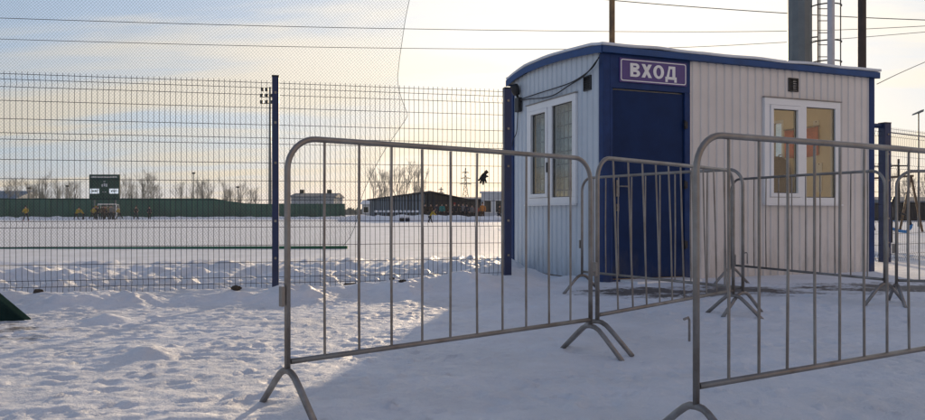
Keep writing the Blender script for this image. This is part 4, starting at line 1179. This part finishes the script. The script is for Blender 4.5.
person(98,92,'dark clad player with crimson hat standing inside goal left side','c_charcoal','c_navy','c_crimson','wide',0.2,1.65,GP)
person(102.5,91,'player in brown jacket standing before the goal','c_brown','c_charcoal','c_charcoal','stand',0.6,1.65,GP)
person(107,92,'player in navy jacket striding before the goal','c_navy','c_charcoal','c_grey','walk',-1.2,1.7,GP)
person(111.5,91,'player in grey jacket standing at goal mouth by right post','c_grey','c_navy','c_charcoal','stand',0.1,1.7,GP)
person(119.5,90,'player in yellow top running just right of goal post','c_yellow','c_charcoal','c_charcoal','run',-1.2,1.6,GP)
person(136,92,'dark clad player standing alone right of the goal','c_charcoal','c_navy','c_brown','wide',0.4,1.7,GP)
person(149.5,95,'small dark player farthest right of the goal','c_navy','c_charcoal','c_charcoal','stand',0.4,1.6,GP)
person(95.5,93,'player in black with yellow hat just left of goal frame','c_charcoal','c_charcoal','c_yellow','walk',0.9,1.65,GP)
person(104.8,94,'player in crimson jacket at back of the crowd in goal','c_crimson','c_charcoal','c_charcoal','stand',-0.5,1.7,GP)
person(109.3,93.5,'player in yellow top standing at back of the crowd in goal','c_yellow','c_navy','c_charcoal','stand',0.4,1.68,GP)
person(114,92,'player in brown jacket with grey hat leaning by right goal post','c_brown','c_charcoal','c_grey','wide',-0.7,1.65,GP)
GS='spectators by the sheds'
Ysp=76
person(425,Ysp,'spectator in dark jacket leftmost before the long shed','c_charcoal','c_charcoal','c_charcoal','stand',0.4,1.72,GS)
person(431,Ysp,'spectator in brown jacket at shed corner','c_brown','c_charcoal','c_charcoal','stand',-0.3,1.72,GS)
person(436,Ysp-1,'spectator in navy jacket standing left of the teal one','c_navy','c_charcoal','c_charcoal','walk',0.9,1.75,GS)
person(442,Ysp,'spectator in teal jacket among dark clad ones','c_teal','c_charcoal','c_charcoal','stand',0.1,1.75,GS)
person(458.5,Ysp,'spectator in black coat standing left of a close pair','c_charcoal','c_charcoal','c_navy','stand',0.2,1.75,GS)
person(463,Ysp+1,'spectator in grey jacket in the middle of a close trio','c_grey','c_charcoal','c_charcoal','stand',-0.2,1.8,GS)
person(467,Ysp,'spectator in navy jacket at right of a close trio','c_navy','c_charcoal','c_charcoal','stand',-0.4,1.7,GS)
person(482.5,Ysp-2,'spectator in orange coat beside the pale cabin','c_orange','c_brown','c_brown','stand',0.0,1.8,GS)
person(499,Ysp-2,'spectator in dark clothes next to the blue corner post','c_charcoal','c_navy','c_charcoal','walk',0.8,1.6,GS)
for px_,lab_,jk_,ht_ in ((446.5,'spectator in brown coat directly right of the teal one','c_brown','c_charcoal'),(450.5,'spectator in black coat and grey hat between teal one and close trio','c_charcoal','c_grey'),(454.5,'spectator in navy coat and crimson hat left of close trio','c_navy','c_crimson'),(472,'spectator in grey coat and black hat right of close trio','c_grey','c_charcoal'),(476.5,'spectator in crimson coat left of the orange one','c_crimson','c_charcoal')):
    person(px_,Ysp+1.2,lab_,jk_,'c_charcoal',ht_,'stand',(px_*7.3)%1.6-0.8,1.62+(px_*3.1)%0.16,GS)
person(430,62,'player in yellow and dark kit bending on pitch before the shed','c_yellow','c_charcoal','c_charcoal','bend',1.4,1.2,GP)
for (px,lab,c) in ((402,'dark kit bag lying on the snow ridge, left of two','c_charcoal'),(407.5,'navy kit bag lying on the snow ridge, right of two','c_navy')):
    t=thing('kit_bag',lab,'bag',(at(px,67),67,0.0))
    mb=MB(); mb.tube([(-0.2,0,0.2),(-0.17,0,0.2),(0.17,0,0.2),(0.2,0,0.2)],[0.12,0.17,0.17,0.12],10); mb.build('body',M[c],t)
    q=MB(); q.tube([(-0.1,0,0.36),(-0.08,0,0.45),(0.08,0,0.45),(0.1,0,0.36)],0.018,6); q.build('handle',M['c_charcoal'],t)

# ---------------------------------------------------------------- playground beyond the right fence
Yg=30
sw=thing('swing_frame','brown A shaped swing frame beyond right wire fence','swing',(at(911,Yg),Yg,0),0.2)
hs_=zt(176,Yg)
for y in (0,2.6):
    for s in (-1,1):
        mb=MB(); mb.tube([(s*0.55,y,-0.05),(0,y,hs_)],0.045,8); mb.build('leg',M['brown_pole'],sw)
mb=MB(); mb.tube([(0,-0.1,hs_),(0,2.7,hs_)],0.045,8); mb.build('top_beam',M['brown_pole'],sw)
for s in (0.95,1.55):
    mb=MB(); mb.wire((0,s,hs_-.02),(0,s,0.5),0.012); mb.build('chain',M['steel_dark'],sw)
mb=MB(); mb.box(-0.12,0.12,0.92,1.58,0.46,0.50); mb.build('seat',M['c_ltblue'],sw)
Yx=19
ex=thing('exercise_machine','outdoor exercise machine with dark posts and bent blue arm beyond right fence','exercise machine',(at(899,Yx),Yx,0),0.1)
mb=MB(); mb.tube([(-0.22,0,-0.05),(-0.22,0,0.95),(-0.1,0,1.2)],0.045,8); mb.build('post',M['black'],ex)
mb=MB(); mb.tube([(-0.22,0,0.62),(0.05,0,0.80),(0.25,0,0.72),(0.32,0,0.5)],0.03,8); mb.build('swing_arm',M['black'],ex)
mb=MB(); mb.tube([(-0.22,0,0.42),(-0.0,0,0.35),(0.2,0,0.33),(0.30,0,0.42),(0.34,0,0.52)],0.038,8); mb.build('pedal_arm',M['c_ltblue'],ex)
mb=MB(); mb.box(-0.4,0.1,-0.2,0.2,0.0,0.05); mb.build('base_plate',M['black'],ex)
